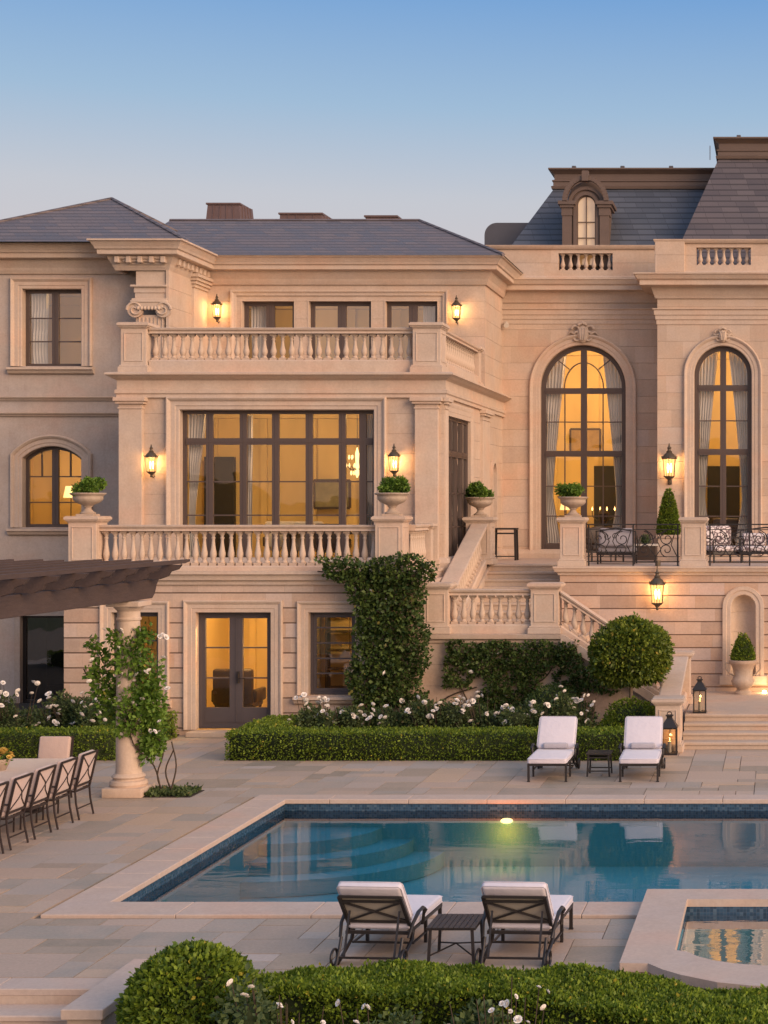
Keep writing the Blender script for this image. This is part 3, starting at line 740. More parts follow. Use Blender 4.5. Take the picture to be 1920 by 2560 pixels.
# copper vents behind the ridge
def vent(x0, x1, y, z0, z1, t=.12):
    mb = MB(); d = 1.0
    B = [(x0, y, z0), (x1, y, z0), (x1+.15, y+d, z0), (x0+.15, y+d, z0)]; T = [(x0+t, y+t, z1), (x1-t, y+t, z1), (x1+.15-t, y+d-t, z1), (x0+.15+t, y+d-t, z1)]
    i = [mb.pt(*p) for p in B+T]
    for f in ((0,1,5,4),(1,2,6,5),(2,3,7,6),(3,0,4,7),(4,5,6,7)): mb.face([i[k] for k in f])
    mb.box(x0+t-.04, x1-t+.04, y+t-.04, y+d-t+.04, z1, z1+.05)
    for k in range(1, 5):
        q = k/5; mb.bar((x0+(x1-x0)*q, y-.004, z0), (x0+t+(x1-x0-2*t)*q, y+t-.004, z1), .025)
        mb.bar((x1+.15*q+.004, y+d*q, z0), (x1-t+.15*q+.004, y+t+(d-2*t)*q, z1), .025)
    mb.build('roof_vent', M['copper'], man, off=OFF)
vent(-16.65, -15.5, 48.4, 12.2, 13.62); vent(-14.5, -13.2, 48.5, 12.2, 13.34, .05); vent(-12.0, -11.05, 48.5, 12.2, 13.26, .03)
# dormer
DX, DY = -5.40, 46.75
fd = F(DY); D0 = (DX-.26, DX+.27, 11.6, 13.56)
dm = MB(fd)
ring(dm, lambda o: outline(*D0, .265, o), [(0, .15), (0, -.02), (.09, -.02), (.10, .03), (.14, .03), (.15, -.03), (.24, -.03), (.25, .05)])
R1 = [(DX-.60, 11.5), (DX-.60, 13.45)]+[(DX-.52*math.cos(t*PI/16), 13.42+.52*math.sin(t*PI/16)*1.05) for t in range(17)]+[(DX+.60, 13.45), (DX+.60, 11.5)]
dm2 = MB(); dm2.prism(R1, DY+.16, DY+1.6, 'y'); b0 = len(dm.v); dm.v += dm2.v; dm.f += [tuple(i+b0 for i in f) for f in dm2.f]; dm.mi += dm2.mi
dm.m = None
for s in (-1, 1):
    xc = DX+s*.52
    dm.box(xc-.13, xc+.13, DY-.08, DY+.03, 11.5, 12.98); dm.box(xc-.15, xc+.15, DY-.10, DY+.3, 12.98, 13.20); dm.box(xc-.19, xc+.19, DY-.14, DY+.9, 13.20, 13.28); dm.box(xc-.24, xc+.24, DY-.18, DY+1.0, 13.28, 13.38)
A = [(DX-.58*math.cos(t*PI/20), 13.36+.66*math.sin(t*PI/20)) for t in range(21)]
for (pa, pb) in zip(A, A[1:]):
    dm.bar((pa[0], DY-.10, pa[1]), (pb[0], DY-.10, pb[1]), .13, .16, (0, 1, 0)); 
dm.box(DX-.09, DX+.09, DY-.24, DY, 13.92, 14.20)
dor = dm.build('dormer', M['mansard_trim'], man, off=OFF, smooth=30)
mb = MB(fd); ring(mb, lambda o: outline(*D0, .265, -o, -o), [(0, .12), (0, .06), (.03, .06), (.03, .12)], True); mb.box(DX-.012, DX+.018, .06, .1, 11.6, 13.52)
for z in (12.82, 12.36+.02): mb.box(DX-.25, DX+.25, .065, .095, z-.012, z+.012)
mb.build('window', M['mansard_trim'], dor)
mb = MB(fd); mb.poly([(u, .105, z) for u, z in outline(*D0, .265, -.02)]); mb.build('pane', M['glassr'], dor)
mb = MB(fd); mb.poly([(u, .13, z) for u, z in outline(*D0, .265, .0)]); mb.build('glow_blind', emit('dormer_glow_blind', (1, .42, .12), .12), dor)  # sheet with its own glow stands in for the dormer's room light

# --- parapets with open balusters (baluster builder first)
def baluster_mesh(h, r=1.0, name='baluster'):
    mb = MB(); q = .072*r; mb.box(-q, q, -q, q, 0, .085*h); mb.box(-q*.95, q*.95, -q*.95, q*.95, .93*h, h)
    pr = [(.062, .085), (.064, .11), (.045, .14), (.040, .17), (.056, .22), (.072, .30), (.070, .37), (.054, .47), (.041, .58), (.034, .70), (.033, .76), (.046, .79), (.046, .81), (.034, .83), (.036, .86), (.056, .905), (.060, .93)]
    mb.lathe([(a*r, b*h) for a, b in pr], 0, 0, 0, 14)
    return mb.mesh(name, M['trimo'], 40)
def shear(me, s, ax=1):
    m2 = me.copy()
    for v in m2.vertices: v.co.z += v.co[ax]*s
    return m2
BAL_P = baluster_mesh(.46, .9, 'parapet_baluster')
for mp, xa, xb, yf, z0, z1, ha, hb, n in ((fm, XB-.4, -3.0, YM, 11.12, 12.10, -6.12, -4.62, 7), (fb, XY, 3.2, YY, 11.06, 12.04, -2.24, -.78, 7)):
    zb_, zt_ = z0+.30, z0+.77
    wall('parapet', F(yf-.02), rect(xa, xb, z0-.1, z1-.10), [rect(ha, hb, zb_, zt_)], M['ashlar'], man, OFF)
    mb = MB(); 
    for (p, q) in ((xa, ha), (hb, xb)): mb.box(p, q, yf-.017, yf+.32, z0-.1, z1-.1)
    mb.box(ha, hb, yf-.016, yf+.32, z0-.1, zb_); mb.box(ha, hb, yf-.016, yf+.32, zt_, z1-.1)
    mb.sweep([(xa, yf+.3), (xa, yf-.02), (xb, yf-.02)], [(-.35, z1-.1), (.05, z1-.1), (.08, z1-.06), (.10, z1-.02), (.10, z1+.0), (-.35, z1+.0)])
    mb.sweep([(xa, yf+.3), (xa, yf-.02), (xb, yf-.02)], [(-.02, z0-.02), (.07, z0-.02), (.07, z0+.10), (.03, z0+.14), (-.02, z0+.14)])
    pw = mb.build('parapet', M['ashlar'], man, off=OFF)
    for k in range(n): obj('baluster', BAL_P, pw, (ha+(hb-ha)*(k+.5)/n, yf+.13, zb_+.003))
mb = MB(); mb.rbox(XY-.06, -2.55, YY-.10, YY+.2, 11.08, 11.98, .01, 1); mb.build('parapet_pier', M['ashlar'], man, off=OFF)
mb = MB(); mb.tube([(-7.55, 46.3, 9.95), (-7.55, 46.2, 9.95)], .03, 8); mb.tube([(-7.55, 46.25, 9.93), (-7.50, 46.05, 9.86)], .07, 10); mb.build('security_camera', M['pale'], man, off=OFF)

# rear and flank of the mass so that it stays solid from another side
mb = MB(); mb.box(-26, 3.4, 51.5, 52, -.1, 11); mb.box(-26.2, -26, YL, 52, -.1, 11); mb.box(3.3, 3.5, YM, 52, ZT, 11); mb.box(-7.0, 3.4, 47, 52, 10.9, 11.1)
mb.build('rear_wall', M['smooth'], man, off=OFF)

# ------------------------------------------------------------------ balustrades
BAL = baluster_mesh(.70); BALS = baluster_mesh(.64, .95, 'small_baluster')
def pedestal(root, x0, x1, y0, y1, z0, z1, off, name='pedestal', panel=True):
    mb = MB(); mb.box(x0, x1, y0, y1, z0+.16, z1-.10)
    for e, a, b in ((.055, z0, z0+.13), (.03, z0+.13, z0+.17), (.02, z1-.13, z1-.10), (.05, z1-.10, z1-.07), (.075, z1-.07, z1-.01), (.055, z1-.01, z1+.01)): mb.box(x0-e, x1+e, y0-e, y1+e, a, b)
    if panel:
        a, b, c, d = x0+.10, x1-.10, z0+.28, z1-.24
        for (u0, u1, v0, v1) in ((a-.03, a, c, d), (b, b+.03, c, d), (a-.03, b+.03, c-.03, c), (a-.03, b+.03, d, d+.03)):
            mb.box(u0, u1, y0-.014, y0+.01, v0, v1)
        a, b = y0+.10, y1-.10
        for (u0, u1, v0, v1) in ((a-.03, a, c, d), (b, b+.03, c, d), (a-.03, b+.03, c-.03, c), (a-.03, b+.03, d, d+.03)):
            mb.box(x1-.01, x1+.014, u0, u1, v0, v1)
    return mb.build(name, M['trim'], root, bevel=.010, off=off)
RAIL = [(-.15, -.13), (.15, -.13), (.15, -.12), (.13, -.10), (.13, -.075), (.17, -.05), (.18, -.01), (.16, 0), (-.16, 0), (-.18, -.01), (-.17, -.05), (-.13, -.075), (-.13, -.10), (-.15, -.12)]
def rail_run(root, off, a, b, z0, z1, n, me, plinth=.13, ends=(0, 0), sc_=1.0):
    """a,b = (x,y,dz) ends of a run; z0 floor, z1 rail top; dz lifts that end (sloping runs)"""
    ax, ay, az = a; bx, by, bz = b
    d = Vector((bx-ax, by-ay, 0)); L = d.length; t = d/L; nr = Vector((t.y, -t.x, 0)); sl = (bz-az)/L
    def strip(prof, name):
        mb = MB(); A = [mb.pt(ax+nr.x*o*sc_, ay+nr.y*o*sc_, z+az) for o, z in prof]; B = [mb.pt(bx+nr.x*o*sc_, by+nr.y*o*sc_, z+bz) for o, z in prof]
        m = len(prof)
        for j in range(m): mb.face((A[j], B[j], B[(j+1) % m], A[(j+1) % m]))
        mb.face(A); mb.face(B[::-1]); return mb.build(name, M['trim'], root, off=off)
    strip([(o, z+z1) for o, z in RAIL], 'rail')
    strip([(-.15, z0), (.15, z0), (.15, z0+plinth-.03), (.12, z0+plinth), (-.12, z0+plinth), (-.15, z0+plinth-.03)], 'plinth')
    if abs(sl) > .01: 
        ang = math.atan2(t.y, t.x); me = me.copy()
        for v in me.vertices: v.co.z += (v.co.x*math.cos(ang)+v.co.y*math.sin(ang))*sl
    hb = max(v.co.z for v in BAL.vertices); 
    for k in range(n):
        q = (k+.5)/n; obj('baluster', me, root, (ax+(bx-ax)*q+off[0], ay+(by-ay)*q+off[1], z0+plinth-.004+az+(bz-az)*q+off[2]))
def bal_root(label, loc, group='stone balustrades'):
    r = thing('balustrade', label, 'balustrade', loc, 0, group); return r, tuple(-c for c in loc)

# lower terrace
r, o = bal_root('long limestone balustrade along the left terrace below the wide lit windows', (-11.6, 36, ZT))
pedestal(r, -15.15, -14.55, 35.75, 36.35, ZT, ZT+1.18, o); pedestal(r, -8.62, -8.03, 35.75, 36.35, ZT, ZT+1.18, o); pedestal(r, -8.10, -7.86, 37.85, 38.1, ZT, ZT+1.02, o, panel=False)
b1 = baluster_mesh(.745); rail_run(r, o, (-14.55, 36.05, 0), (-8.62, 36.05, 0), ZT, ZT+1.0, 31, b1, plinth=.13)
rail_run(r, o, (-8.02, 36.4, 0), (-8.02, 37.85, 0), ZT, ZT+1.0, 7, b1, plinth=.13, sc_=.8)
# upper balcony
r, o = bal_root('long limestone balustrade of the first floor balcony between two wall lanterns', (-11.4, 38.4, 7.9))
mb = MB(); mb.box(-15.0, -7.72, 38.32, 43.5, 7.62, 7.82); mb.build('balcony_floor', M['cop'], man, off=OFF)
pedestal(r, -15.0, -14.42, 38.22, 38.80, 7.93, 9.06, o); pedestal(r, -8.36, -7.72, 38.22, 38.84, 7.93, 9.06, o)
pedestal(r, -7.95, -7.70, 43.0, 43.3, 7.93, 8.98, o, panel=False)
b2 = baluster_mesh(.60); rail_run(r, o, (-14.40, 38.48, 0), (-8.38, 38.48, 0), 7.93, 8.96, 29, b2, plinth=.30); rail_run(r, o, (-7.86, 38.86, 0), (-7.86, 43.0, 0), 7.93, 8.96, 17, b2, plinth=.30)
# ------------------------------------------------------------------ right terrace, stairs, retaining wall
YR = 39.3
rw = thing('retaining_wall', 'coursed limestone retaining wall with an arched niche below the right terrace', 'retaining wall', (0, YR, 0)); RO = (0, -YR, 0)
NI = (-1.14, -.58, .92, 2.81)
wall('wall', F(YR), rect(-5.15, 3.4, .0, ZT), [outline(*NI, .28)], M['rust2'], rw, RO)
mb = MB(); mb.box(-5.15, -5.0, YR+.002, 40.9, .0, ZT); mb.box(3.3, 3.4, YR, YM, 0, ZT); mb.build('wall', M['rust2'], rw, off=RO)
mb = MB(); mb.sweep([(-5.15, 40.9), (-5.15, YR), (3.4, YR)], [(-.02, ZT-.20), (.04, ZT-.20), (.05, ZT-.15), (.11, ZT-.12), (.13, ZT-.05), (.15, ZT-.04), (.15, ZT+.004), (-.5, ZT+.004)]); mb.build('cornice', M['trim'], rw, off=RO)
mb = MB(F(YR)); ring(mb, lambda o: outline(*NI, .28, o), [(0, .02), (0, -.01), (.02, -.03), (.10, -.03), (.12, -.05), (.20, -.05), (.21, .01)])
mb.box(NI[0]-.27, NI[1]+.27, -.07, .01, NI[2]-.20, NI[2]-.0); mb.build('niche_surround', M['trim'], rw, off=RO, smooth=25)
# curved niche back
mb = MB(); rows = []
for k in range(13):
    a = PI*k/12; u = -.86-.28*math.cos(a); d = .30*math.sin(a); zs = NI[3]-.28; r = []
    for j in range(9):
        t = j/8; r.append(mb.pt(u, YR+d, NI[2]+(zs-NI[2])*t))
    for j in range(1, 9):
        b = PI/2*j/8; r.append(mb.pt(-.86-.28*math.cos(a)*math.cos(b), YR+.30*math.sin(a)*math.cos(b), zs+.28*math.sin(b)))
    rows.append(r)
for a, b in zip(rows, rows[1:]):
    for j in range(16): mb.face((a[j], b[j], b[j+1], a[j+1]))
mb.build('niche', M['smooth'], rw, off=RO, smooth=40)
tf = MB(); tf.box(-7.64, 3.3, 40.95, YM+.2, ZT-.15, ZT-.003); tf.box(-5.15, 3.3, YR+.03, 40.95, ZT-.15, ZT-.004); tag(tf.build('terrace', M['cop']), kind='structure')

def steps(root, off, x0, x1, y_top, z_top, n, tread, riser, mat='stair', back=None, nose=.03, skip=0):
    """steps going down towards -y; the first nosing is at y_top, z_top"""
    for k in range(skip, n):
        y = y_top-tread*k; z = z_top-riser*k; mb = MB()
        mb.box(x0, x1, y+.0, (back if (k == 0 and back) else y+tread+.05), z-riser, z-.055)
        P = [(y-nose, z-.05), (y-nose, z-.012), (y-nose+.012, z), ((back if (k == 0 and back) else y+tread+.02), z), ((back if (k == 0 and back) else y+tread+.02), z-.055), (y-nose+.01, z-.055)]
        mb.prism(P, x0, x1, 'x'); mb.build('step', M[mat], root, off=off)
# upper flight
s1 = thing('staircase', 'short upper flight of limestone steps leading up to the right terrace', 'staircase', (-6.2, 38.5, 2.1), 0, 'stone stairs'); SO = (6.2, -38.5, -2.1)
steps(s1, SO, -7.08, -5.16, 40.9, ZT, 8, .35, .17, back=41.0)
mb = MB(); mb.box(-7.5, -7.08, 36.5, 41.1, 0, 2.2); P = [(36.6, 2.1), (40.9, 3.45), (41.0, 3.45), (41.0, 2.0), (36.6, 2.0)]; mb.prism(P, -7.48, -7.06, 'x'); mb.build('string_wall', M['trim'], s1, off=SO)
r, o = bal_root('sloping limestone balustrade climbing the left side of the upper steps', (-7.25, 38.6, 2.1))
pedestal(r, -7.60, -6.99, 40.62, 41.2, ZT, 4.62, o)
b3 = baluster_mesh(.62); rail_run(r, o, (-7.26, 36.75, 2.10), (-7.26, 40.62, 3.42), 0, 1.06, 17, b3, plinth=.20, sc_=1.15)
# landing
ld = thing('landing', 'stone stair landing with a sloping flight falling right behind the standard tree', 'stair landing', (-5, 37, 0), 0, 'stone stairs'); LO = (5, -37, 0)
wall('wall', F(36.1), [(-7.78, -.1), (-7.78, 2.02), (-4.70, 2.02), (-2.45, .52), (-2.45, -.1)], [], M['smooth'], ld, LO)
mb = MB(); mb.box(-7.78, -4.70, 36.102, YR+.5, .0, 2.12); mb.box(-7.78, -7.5, 36.104, 38.4, 0, 3.3); mb.build('landing_floor', M['cop'], ld, off=LO)
mb = MB(); mb.sweep([(-7.78, 38), (-7.78, 36.1), (-4.70, 36.1)], [(-.02, 1.95), (.04, 1.95), (.05, 2.0), (.12, 2.04), (.14, 2.13), (-.1, 2.14)])
P = [(-4.70, 1.95), (-4.70, 2.14), (-4.62, 2.12), (-2.40, .64), (-2.40, .45)]; mb.prism(P, 35.97, 36.11, 'y'); mb.build('string_course', M['trim'], ld, off=LO)
for k in range(9):
    mb = MB(); x = -4.70+.25*k; z = 2.12-.172*(k+1)
    mb.box(x, x+.29, 36.12, YR-.002, 0 if k == 8 else z-.3, z-.04); mb.box(x, x+.31, 36.118, YR-.004, z-.04, z); mb.build('step', M['stair'], ld, off=LO)
r, o = bal_root('limestone balustrade with two pedestals on the stair landing above the creeper', (-6.2, 36.3, 2.12))
pedestal(r, -7.66, -7.13, 36.08, 36.62, 2.14, 3.22, o); pedestal(r, -5.36, -4.76, 36.08, 36.62, 2.14, 3.22, o)
b4 = baluster_mesh(.62); rail_run(r, o, (-7.13, 36.32, 0), (-5.36, 36.32, 0), 2.14, 3.09, 9, b4, plinth=.20)
r, o = bal_root('sloping limestone balustrade falling to the right behind the standard tree', (-3.5, 36.3, 1.3))
rail_run(r, o, (-4.72, 36.28, 0), (-2.45, 36.28, -1.52), 2.14, 3.05, 12, b4, plinth=.18)
r, o = bal_root('sloping limestone balustrade with two pedestals beside the garden steps', (-2.2, 35, 0))
pedestal(r, -2.47, -1.97, 33.25, 33.78, 0, 1.06, o); pedestal(r, -2.40, -1.97, 36.75, 37.2, .56, 1.68, o, panel=False)
rail_run(r, o, (-2.22, 33.75, 0), (-2.22, 36.75, .58), .05, 1.04, 12, baluster_mesh(.66), plinth=.20, sc_=1.25)
mb = MB(); mb.prism([(33.7, 0), (36.8, 0), (36.8, .66), (33.7, .1)], -2.42, -2.0, 'x'); mb.build('plinth', M['trim'], r, off=o)
# garden steps at right
s2 = thing('garden_steps', 'four wide limestone steps with a landing at the right edge', 'steps', (-1, 34, 0), 0, 'stone stairs'); GO = (1, -34, 0)
steps(s2, GO, -1.97, 3.4, 34.9, .56, 4, .40, .14, back=YR)
point('step_light', (-.36, 38.95, .70), 4, (1, .6, .28), .05)
mb = MB(); mb.lathe([(.05, 0), (.05, .03), (.035, .06)], -.36, 38.9, .56, 10); tag(mb.build('uplight', M['bulb']), 'small round ground uplight at the foot of the retaining wall', 'uplight')

# ------------------------------------------------------------------ ground, paving, pool, spa
PX0, PX1, PY0, PY1, ZW = -8.2, 6.0, 20.5, 27.8, -.18
def cells(xs, ys, skip, z, mb):
    for a, b in zip(xs, xs[1:]):
        for c, d in zip(ys, ys[1:]):
            if not skip((a+b)/2, (c+d)/2): mb.poly([(a, c, z), (b, c, z), (b, d, z), (a, d, z)])
in_pool = lambda x, y: (PX0 < x < PX1 and PY0 < y < PY1) or (-1.45 < x < 2.2 and 16.86 < y < 20.6)
mb = MB(); cells([-600, -40, PX0, -1.45, 2.2, PX1, 40, 600], [16.86, PY0, 20.6, PY1, 60, 900], in_pool, -.03, mb)
tag(mb.build('ground', M['grout']), kind='structure')
mb = MB(); mb.poly([(-600, -200, -.80), (600, -200, -.80), (600, 16.9, -.80), (-600, 16.9, -.80)]); tag(mb.build('lower_ground', M['lawn']), kind='structure')
mb = MB(); mb.box(-40, -6.76, 16.835, 16.86, -.8, -.031); mb.box(-6.76, -1.3, 16.84, 16.86, -.8, -.031); mb.box(2.2, 40, 16.84, 16.86, -.8, -.031); tag(mb.build('terrace_edge', M['smooth']), kind='structure')
# random ashlar flagstones on a 0.31 m grid
G = .31; gx0, gx1, gy0, gy1 = -24.0, 4.6, 17.25, 41.5
nx, ny = int((gx1-gx0)/G), int((gy1-gy0)/G); occ = np.zeros((nx, ny), bool)
def blocked(x, y):
    if PX0-.55 < x < PX1+.5 and PY0-.64 < y < PY1+.45: return True
    if -1.72 < x < 2.5 and y < 20.6: return True
    return False
for i in range(nx):
    for j in range(ny):
        if blocked(gx0+(i+.5)*G, gy0+(j+.5)*G): occ[i, j] = True
V = []; Fc = []; A_ = []; prng = random.Random(11)
for j in range(ny):
    for i in range(nx):
        if occ[i, j]: continue
        w_, h_ = prng.choice([(3, 2), (4, 2), (2, 1), (2, 2), (3, 2), (4, 3), (2, 1), (3, 1), (2, 2), (1, 1), (2, 3), (1, 2)])
        w_ = min(w_, nx-i); h_ = min(h_, ny-j)
        while w_ > 1 and occ[i:i+w_, j].any(): w_ -= 1
        while h_ > 1 and occ[i:i+w_, j:j+h_].any(): h_ -= 1
        occ[i:i+w_, j:j+h_] = True
        x0, x1, y0, y1 = gx0+i*G+.005, gx0+(i+w_)*G-.005, gy0+j*G+.005, gy0+(j+h_)*G-.005
        z = prng.uniform(-.003, .002)
        e = [prng.uniform(-.004, .004) for _ in range(8)]; tz = [prng.uniform(-.002, .002) for _ in range(4)]
        b = len(V); V += [(x0+e[0], y0+e[1], z+tz[0]), (x1+e[2], y0+e[3], z+tz[1]), (x1+e[4], y1+e[5], z+tz[2]), (x0+e[6], y1+e[7], z+tz[3])]
        V += [(p[0], p[1], -.028) for p in V[b:b+4]]
        q = prng.random(); Fc.append((b, b+1, b+2, b+3)); A_.append(q)
        for k in range(4): Fc.append((b+k, b+4+k, b+4+(k+1) % 4, b+(k+1) % 4)); A_.append(q)
me = bpy.data.meshes.new('paving'); me.from_pydata(V, [], Fc); me.materials.append(M['pave'])
at = me.attributes.new('slab', 'FLOAT', 'FACE'); at.data.foreach_set('value', A_); tag(obj('paving', me), kind='structure')
# coping with joints
mb = MB(); g = .006; zc = .015
def cop(x0, x1, y0, y1): mb.rbox(x0+g/2, x1-g/2, y0+g/2, y1-g/2, -.06, zc, .008, 1)
for k in range(9): cop(-8.75, PX0+.03, PY0+.81*k+.01, PY0+.81*(k+1)+.01 if k < 8 else PY1-.03)
k = -8.75
while k < 6.5: cop(k, k+1.3, PY1-.03, PY1+.45); k += 1.3
k = -8.75
while k < -2.8: cop(k, min(k+1.6, -1.64), PY0-.64, PY0+.03); k += 1.6
cop(k, -1.64, PY0-.64, PY0+.03)
for a in (17.24,): pass
k = -24.0
while k < 4.6:
    if not (-1.72 < k+.6 < 2.5): mb.rbox(k+.003, k+1.237, 16.83, 17.24, -.07, .002, .008, 1)
    k += 1.24
tag(mb.build('pool_coping', M['cop'], smooth=30), kind='structure')
# basin
pool = thing('swimming_pool', 'long rectangular swimming pool with blue mosaic band and teal water', 'swimming pool', (-1, 24, 0)); PO = (1, -24, 0)
pf = F(0)
mb = MB()
mb.poly([(PX0, PY0, -1.1), (PX1, PY0, -1.1), (PX1, PY1, -1.1), (PX0, PY1, -1.1)])
def pwall(mb, z0, z1, e):
    mb.poly([(PX0+e, PY1-e, z0), (PX1-e, PY1-e, z0), (PX1-e, PY1-e, z1), (PX0+e, PY1-e, z1)]); mb.poly([(PX0+e, PY0+e, z0), (PX0+e, PY1-e, z0), (PX0+e, PY1-e, z1), (PX0+e, PY0+e, z1)])
    mb.poly([(PX0+e, PY0+e, z0), (PX1-e, PY0+e, z0), (PX1-e, PY0+e, z1), (PX0+e, PY0+e, z1)]); mb.poly([(PX1-e, PY0+e, z0), (PX1-e, PY1-e, z0), (PX1-e, PY1-e, z1), (PX1-e, PY0+e, z1)])
pwall(mb, -1.1, -.34, 0); mb.build('basin', M['plaster'], pool, off=PO)
mb = MB(); pwall(mb, -.345, -.055, .002); mb.build('mosaic_band', M['tile'], pool, off=PO)
for k, R in enumerate((2.3, 1.85, 1.4)):
    mb = MB(); mb.prism([(PX0, PY1)]+[(PX0+R*1.15*math.cos(-PI/2*t/16), PY1+R*math.sin(-PI/2*t/16)) for t in range(17)], -1.09, -.85+.2*k, 'z'); mb.build('curved_step', M['plaster'], pool, off=PO)
mb = MB(); mb.poly([(PX0, PY0, ZW), (PX1, PY0, ZW), (PX1, PY1, ZW), (PX0, PY1, ZW)]); tag(mb.build('pool_water', M['water']), kind='structure')
mb = MB(); mb.lathe([(.05, 0), (.05, .03), (.03, .05)], 0, 0, 0, 18); mb.xf(Matrix.Translation((-4.52, PY1-.003, -.34)) @ Matrix.Diagonal((2.0, 1, .85, 1)) @ Matrix.Rotation(PI/2, 4, 'X')); mb.build('underwater_light', M['plight'], pool, off=PO)
point('pool_lamp', (-4.52, PY1-.32, -.52), 11, (1, .19, .01), .03)
# spa
inner = [(-1.12, 17.87), (-1.0, 17.82), (-.86, 17.62), (-.70, 17.47), (-.48, 17.35), (-.2, 17.27), (.1, 17.23), (.38, 17.21)]
outer = [(-1.66, 17.36), (-1.36, 17.34), (-1.2, 17.12), (-1.0, 16.92), (-.62, 16.65), (-.3, 16.54), (.05, 16.49), (.38, 16.48)]
mir = lambda L: L+[(.76-x, y) for x, y in L[::-1][1:]]
IN = [(-1.12, 20.2)]+mir(inner)+[(1.88, 20.2)]; OU = [(-1.64, 20.75)]+mir(outer)+[(2.40, 20.75)]
spa = thing('spa', 'raised stone rimmed spa with a bowed front edge beside the pool', 'spa', (.4, 18.8, 0)); SP = (-.4, -18.8, 0)
ZS = .12; mb = MB(); n = len(IN)
def bandz(A, za, B, zb):
    i = [mb.pt(x, y, za) for x, y in A]; j = [mb.pt(x, y, zb) for x, y in B]
    for k in range(len(A)): mb.face((i[k], i[(k+1) % n], j[(k+1) % n], j[k]))
bandz(IN, ZS, OU, ZS); bandz(OU, ZS, OU, ZS-.09); bandz(IN, ZS, IN, ZS-.09)
OI = [((x-.38)*.985+.38, (y-18.8)*.985+18.8) for x, y in OU]; bandz(OU, ZS-.09, OI, ZS-.09)
mb.build('coping', M['cop'], spa, off=SP, bevel=.008)
mb = MB(); bandz(OI, ZS-.085, OI, -1.4); mb.build('outer_wall', M['smooth'], spa, off=SP)
IJ = [((x-.38)*1.004+.38, (y-18.8)*1.004+18.8) for x, y in IN]
mb = MB(); bandz(IJ, ZS-.08, IJ, -.25); mb.build('mosaic_band', M['tile'], spa, off=SP)
mb = MB(); bandz(IN, -.24, IN, -1.0); mb.poly([(x, y, -1.0) for x, y in IN]); mb.build('basin', M['plaster'], spa, off=SP)
mb = MB(); mb.poly([(x, y, -.06) for x, y in IN]); tag(mb.build('spa_water', M['spawater']), kind='structure')
# bottom-left steps and their low wall
s3 = thing('garden_steps', 'wide stone steps going down at the bottom left corner', 'steps', (-12, 16.5, 0), 0, 'stone stairs'); BO = (12, -16.5, 0)
steps(s3, BO, -24, -6.76, 16.47, -.15, 5, .40, .15, 'cop', back=16.83, nose=.035)
lw = thing('low_wall', 'low garden wall with a flat limestone cap beside the bottom left steps', 'wall', (-6.57, 16.7, 0)); WO = (6.57, -16.7, 0)
mb = MB(); mb.box(-6.73, -6.41, 15.86, 17.55, -.8, 0); mb.build('wall', M['smooth'], lw, off=WO)
mb = MB(); mb.rbox(-6.77, -6.37, 15.8, 17.6, 0, .10, .01, 2); mb.build('cap', M['cop'], lw, off=WO)

# low hills behind the camera: only seen as a reflection in the window glass
mb = MB(); prev = None; hr = random.Random(4)
for k in range(41):
    x = -500+25*k; h = 20+11*math.sin(k*.37)+6*math.sin(k*1.13+1)+hr.uniform(-2, 2)
    cur = (mb.pt(x, -420, -1), mb.pt(x, -500-hr.uniform(0, 20), h), mb.pt(x, -640, -1))
    if prev: mb.face((prev[0], cur[0], cur[1], prev[1])); mb.face((prev[1], cur[1], cur[2], prev[2]))
    prev = cur
mb.poly([(-600, -700, -.85), (600, -700, -.85), (600, -199, -.85), (-600, -199, -.85)])
tag(mb.build('hills', M['lawn']), kind='structure')
# ------------------------------------------------------------------ foliage
nr = np.random.default_rng(5)
def leaf_mesh(name, P, N, size, mat, core=None, asp=.6, jit=.8, fold=.25, droop=0):
    """P points, N outward normals; each leaf a folded diamond of 2 triangles x 2"""
    n = len(P); P = np.asarray(P, float); N = np.asarray(N, float)
    D = N + nr.normal(0, jit, (n, 3)); D[:, 2] -= droop; D /= np.linalg.norm(D, axis=1)[:, None]+1e-9     # tip direction
    U = np.cross(D, nr.normal(0, 1, (n, 3))); U /= np.linalg.norm(U, axis=1)[:, None]+1e-9
    W = np.cross(D, U); s = size*nr.uniform(.55, 1.45, (n, 1)); P = P+N*(size*1.2*(nr.random((n, 1)) < .03)*nr.random((n, 1)))
    a = P; b = P+D*s*.5+U*s*asp*.5+W*s*fold*.5; c = P+D*s; d = P+D*s*.5-U*s*asp*.5+W*s*fold*.5
    V = np.stack([a, b, c, d], 1).reshape(-1, 3)
    F = (np.arange(n)[:, None]*4+np.array([[0, 1, 2, 0, 2, 3]])).reshape(-1)
    nv, nf = len(V), 2*n; cv = np.zeros((0, 3)); cf = []
    if core is not None: cv = np.array(core.v, float).reshape(-1, 3); cf = core.f
    me = bpy.data.meshes.new(name)
    me.vertices.add(nv+len(cv)); me.vertices.foreach_set('co', np.concatenate([V, cv]).reshape(-1))
    cl = [len(f) for f in cf]; ci = [i+nv for f in cf for i in f]
    me.loops.add(nf*3+len(ci)); me.loops.foreach_set('vertex_index', np.concatenate([F, np.array(ci, int)]).astype(np.int32))
    me.polygons.add(nf+len(cf)); tot = np.concatenate([np.full(nf, 3), np.array(cl, int)]).astype(np.int32)
    me.polygons.foreach_set('loop_start', np.concatenate([[0], np.cumsum(tot)[:-1]]).astype(np.int32))
    me.materials.append(mat)
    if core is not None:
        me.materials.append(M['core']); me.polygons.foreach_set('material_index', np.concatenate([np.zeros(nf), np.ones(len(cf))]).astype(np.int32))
    me.update(calc_edges=True); me.validate(); return me
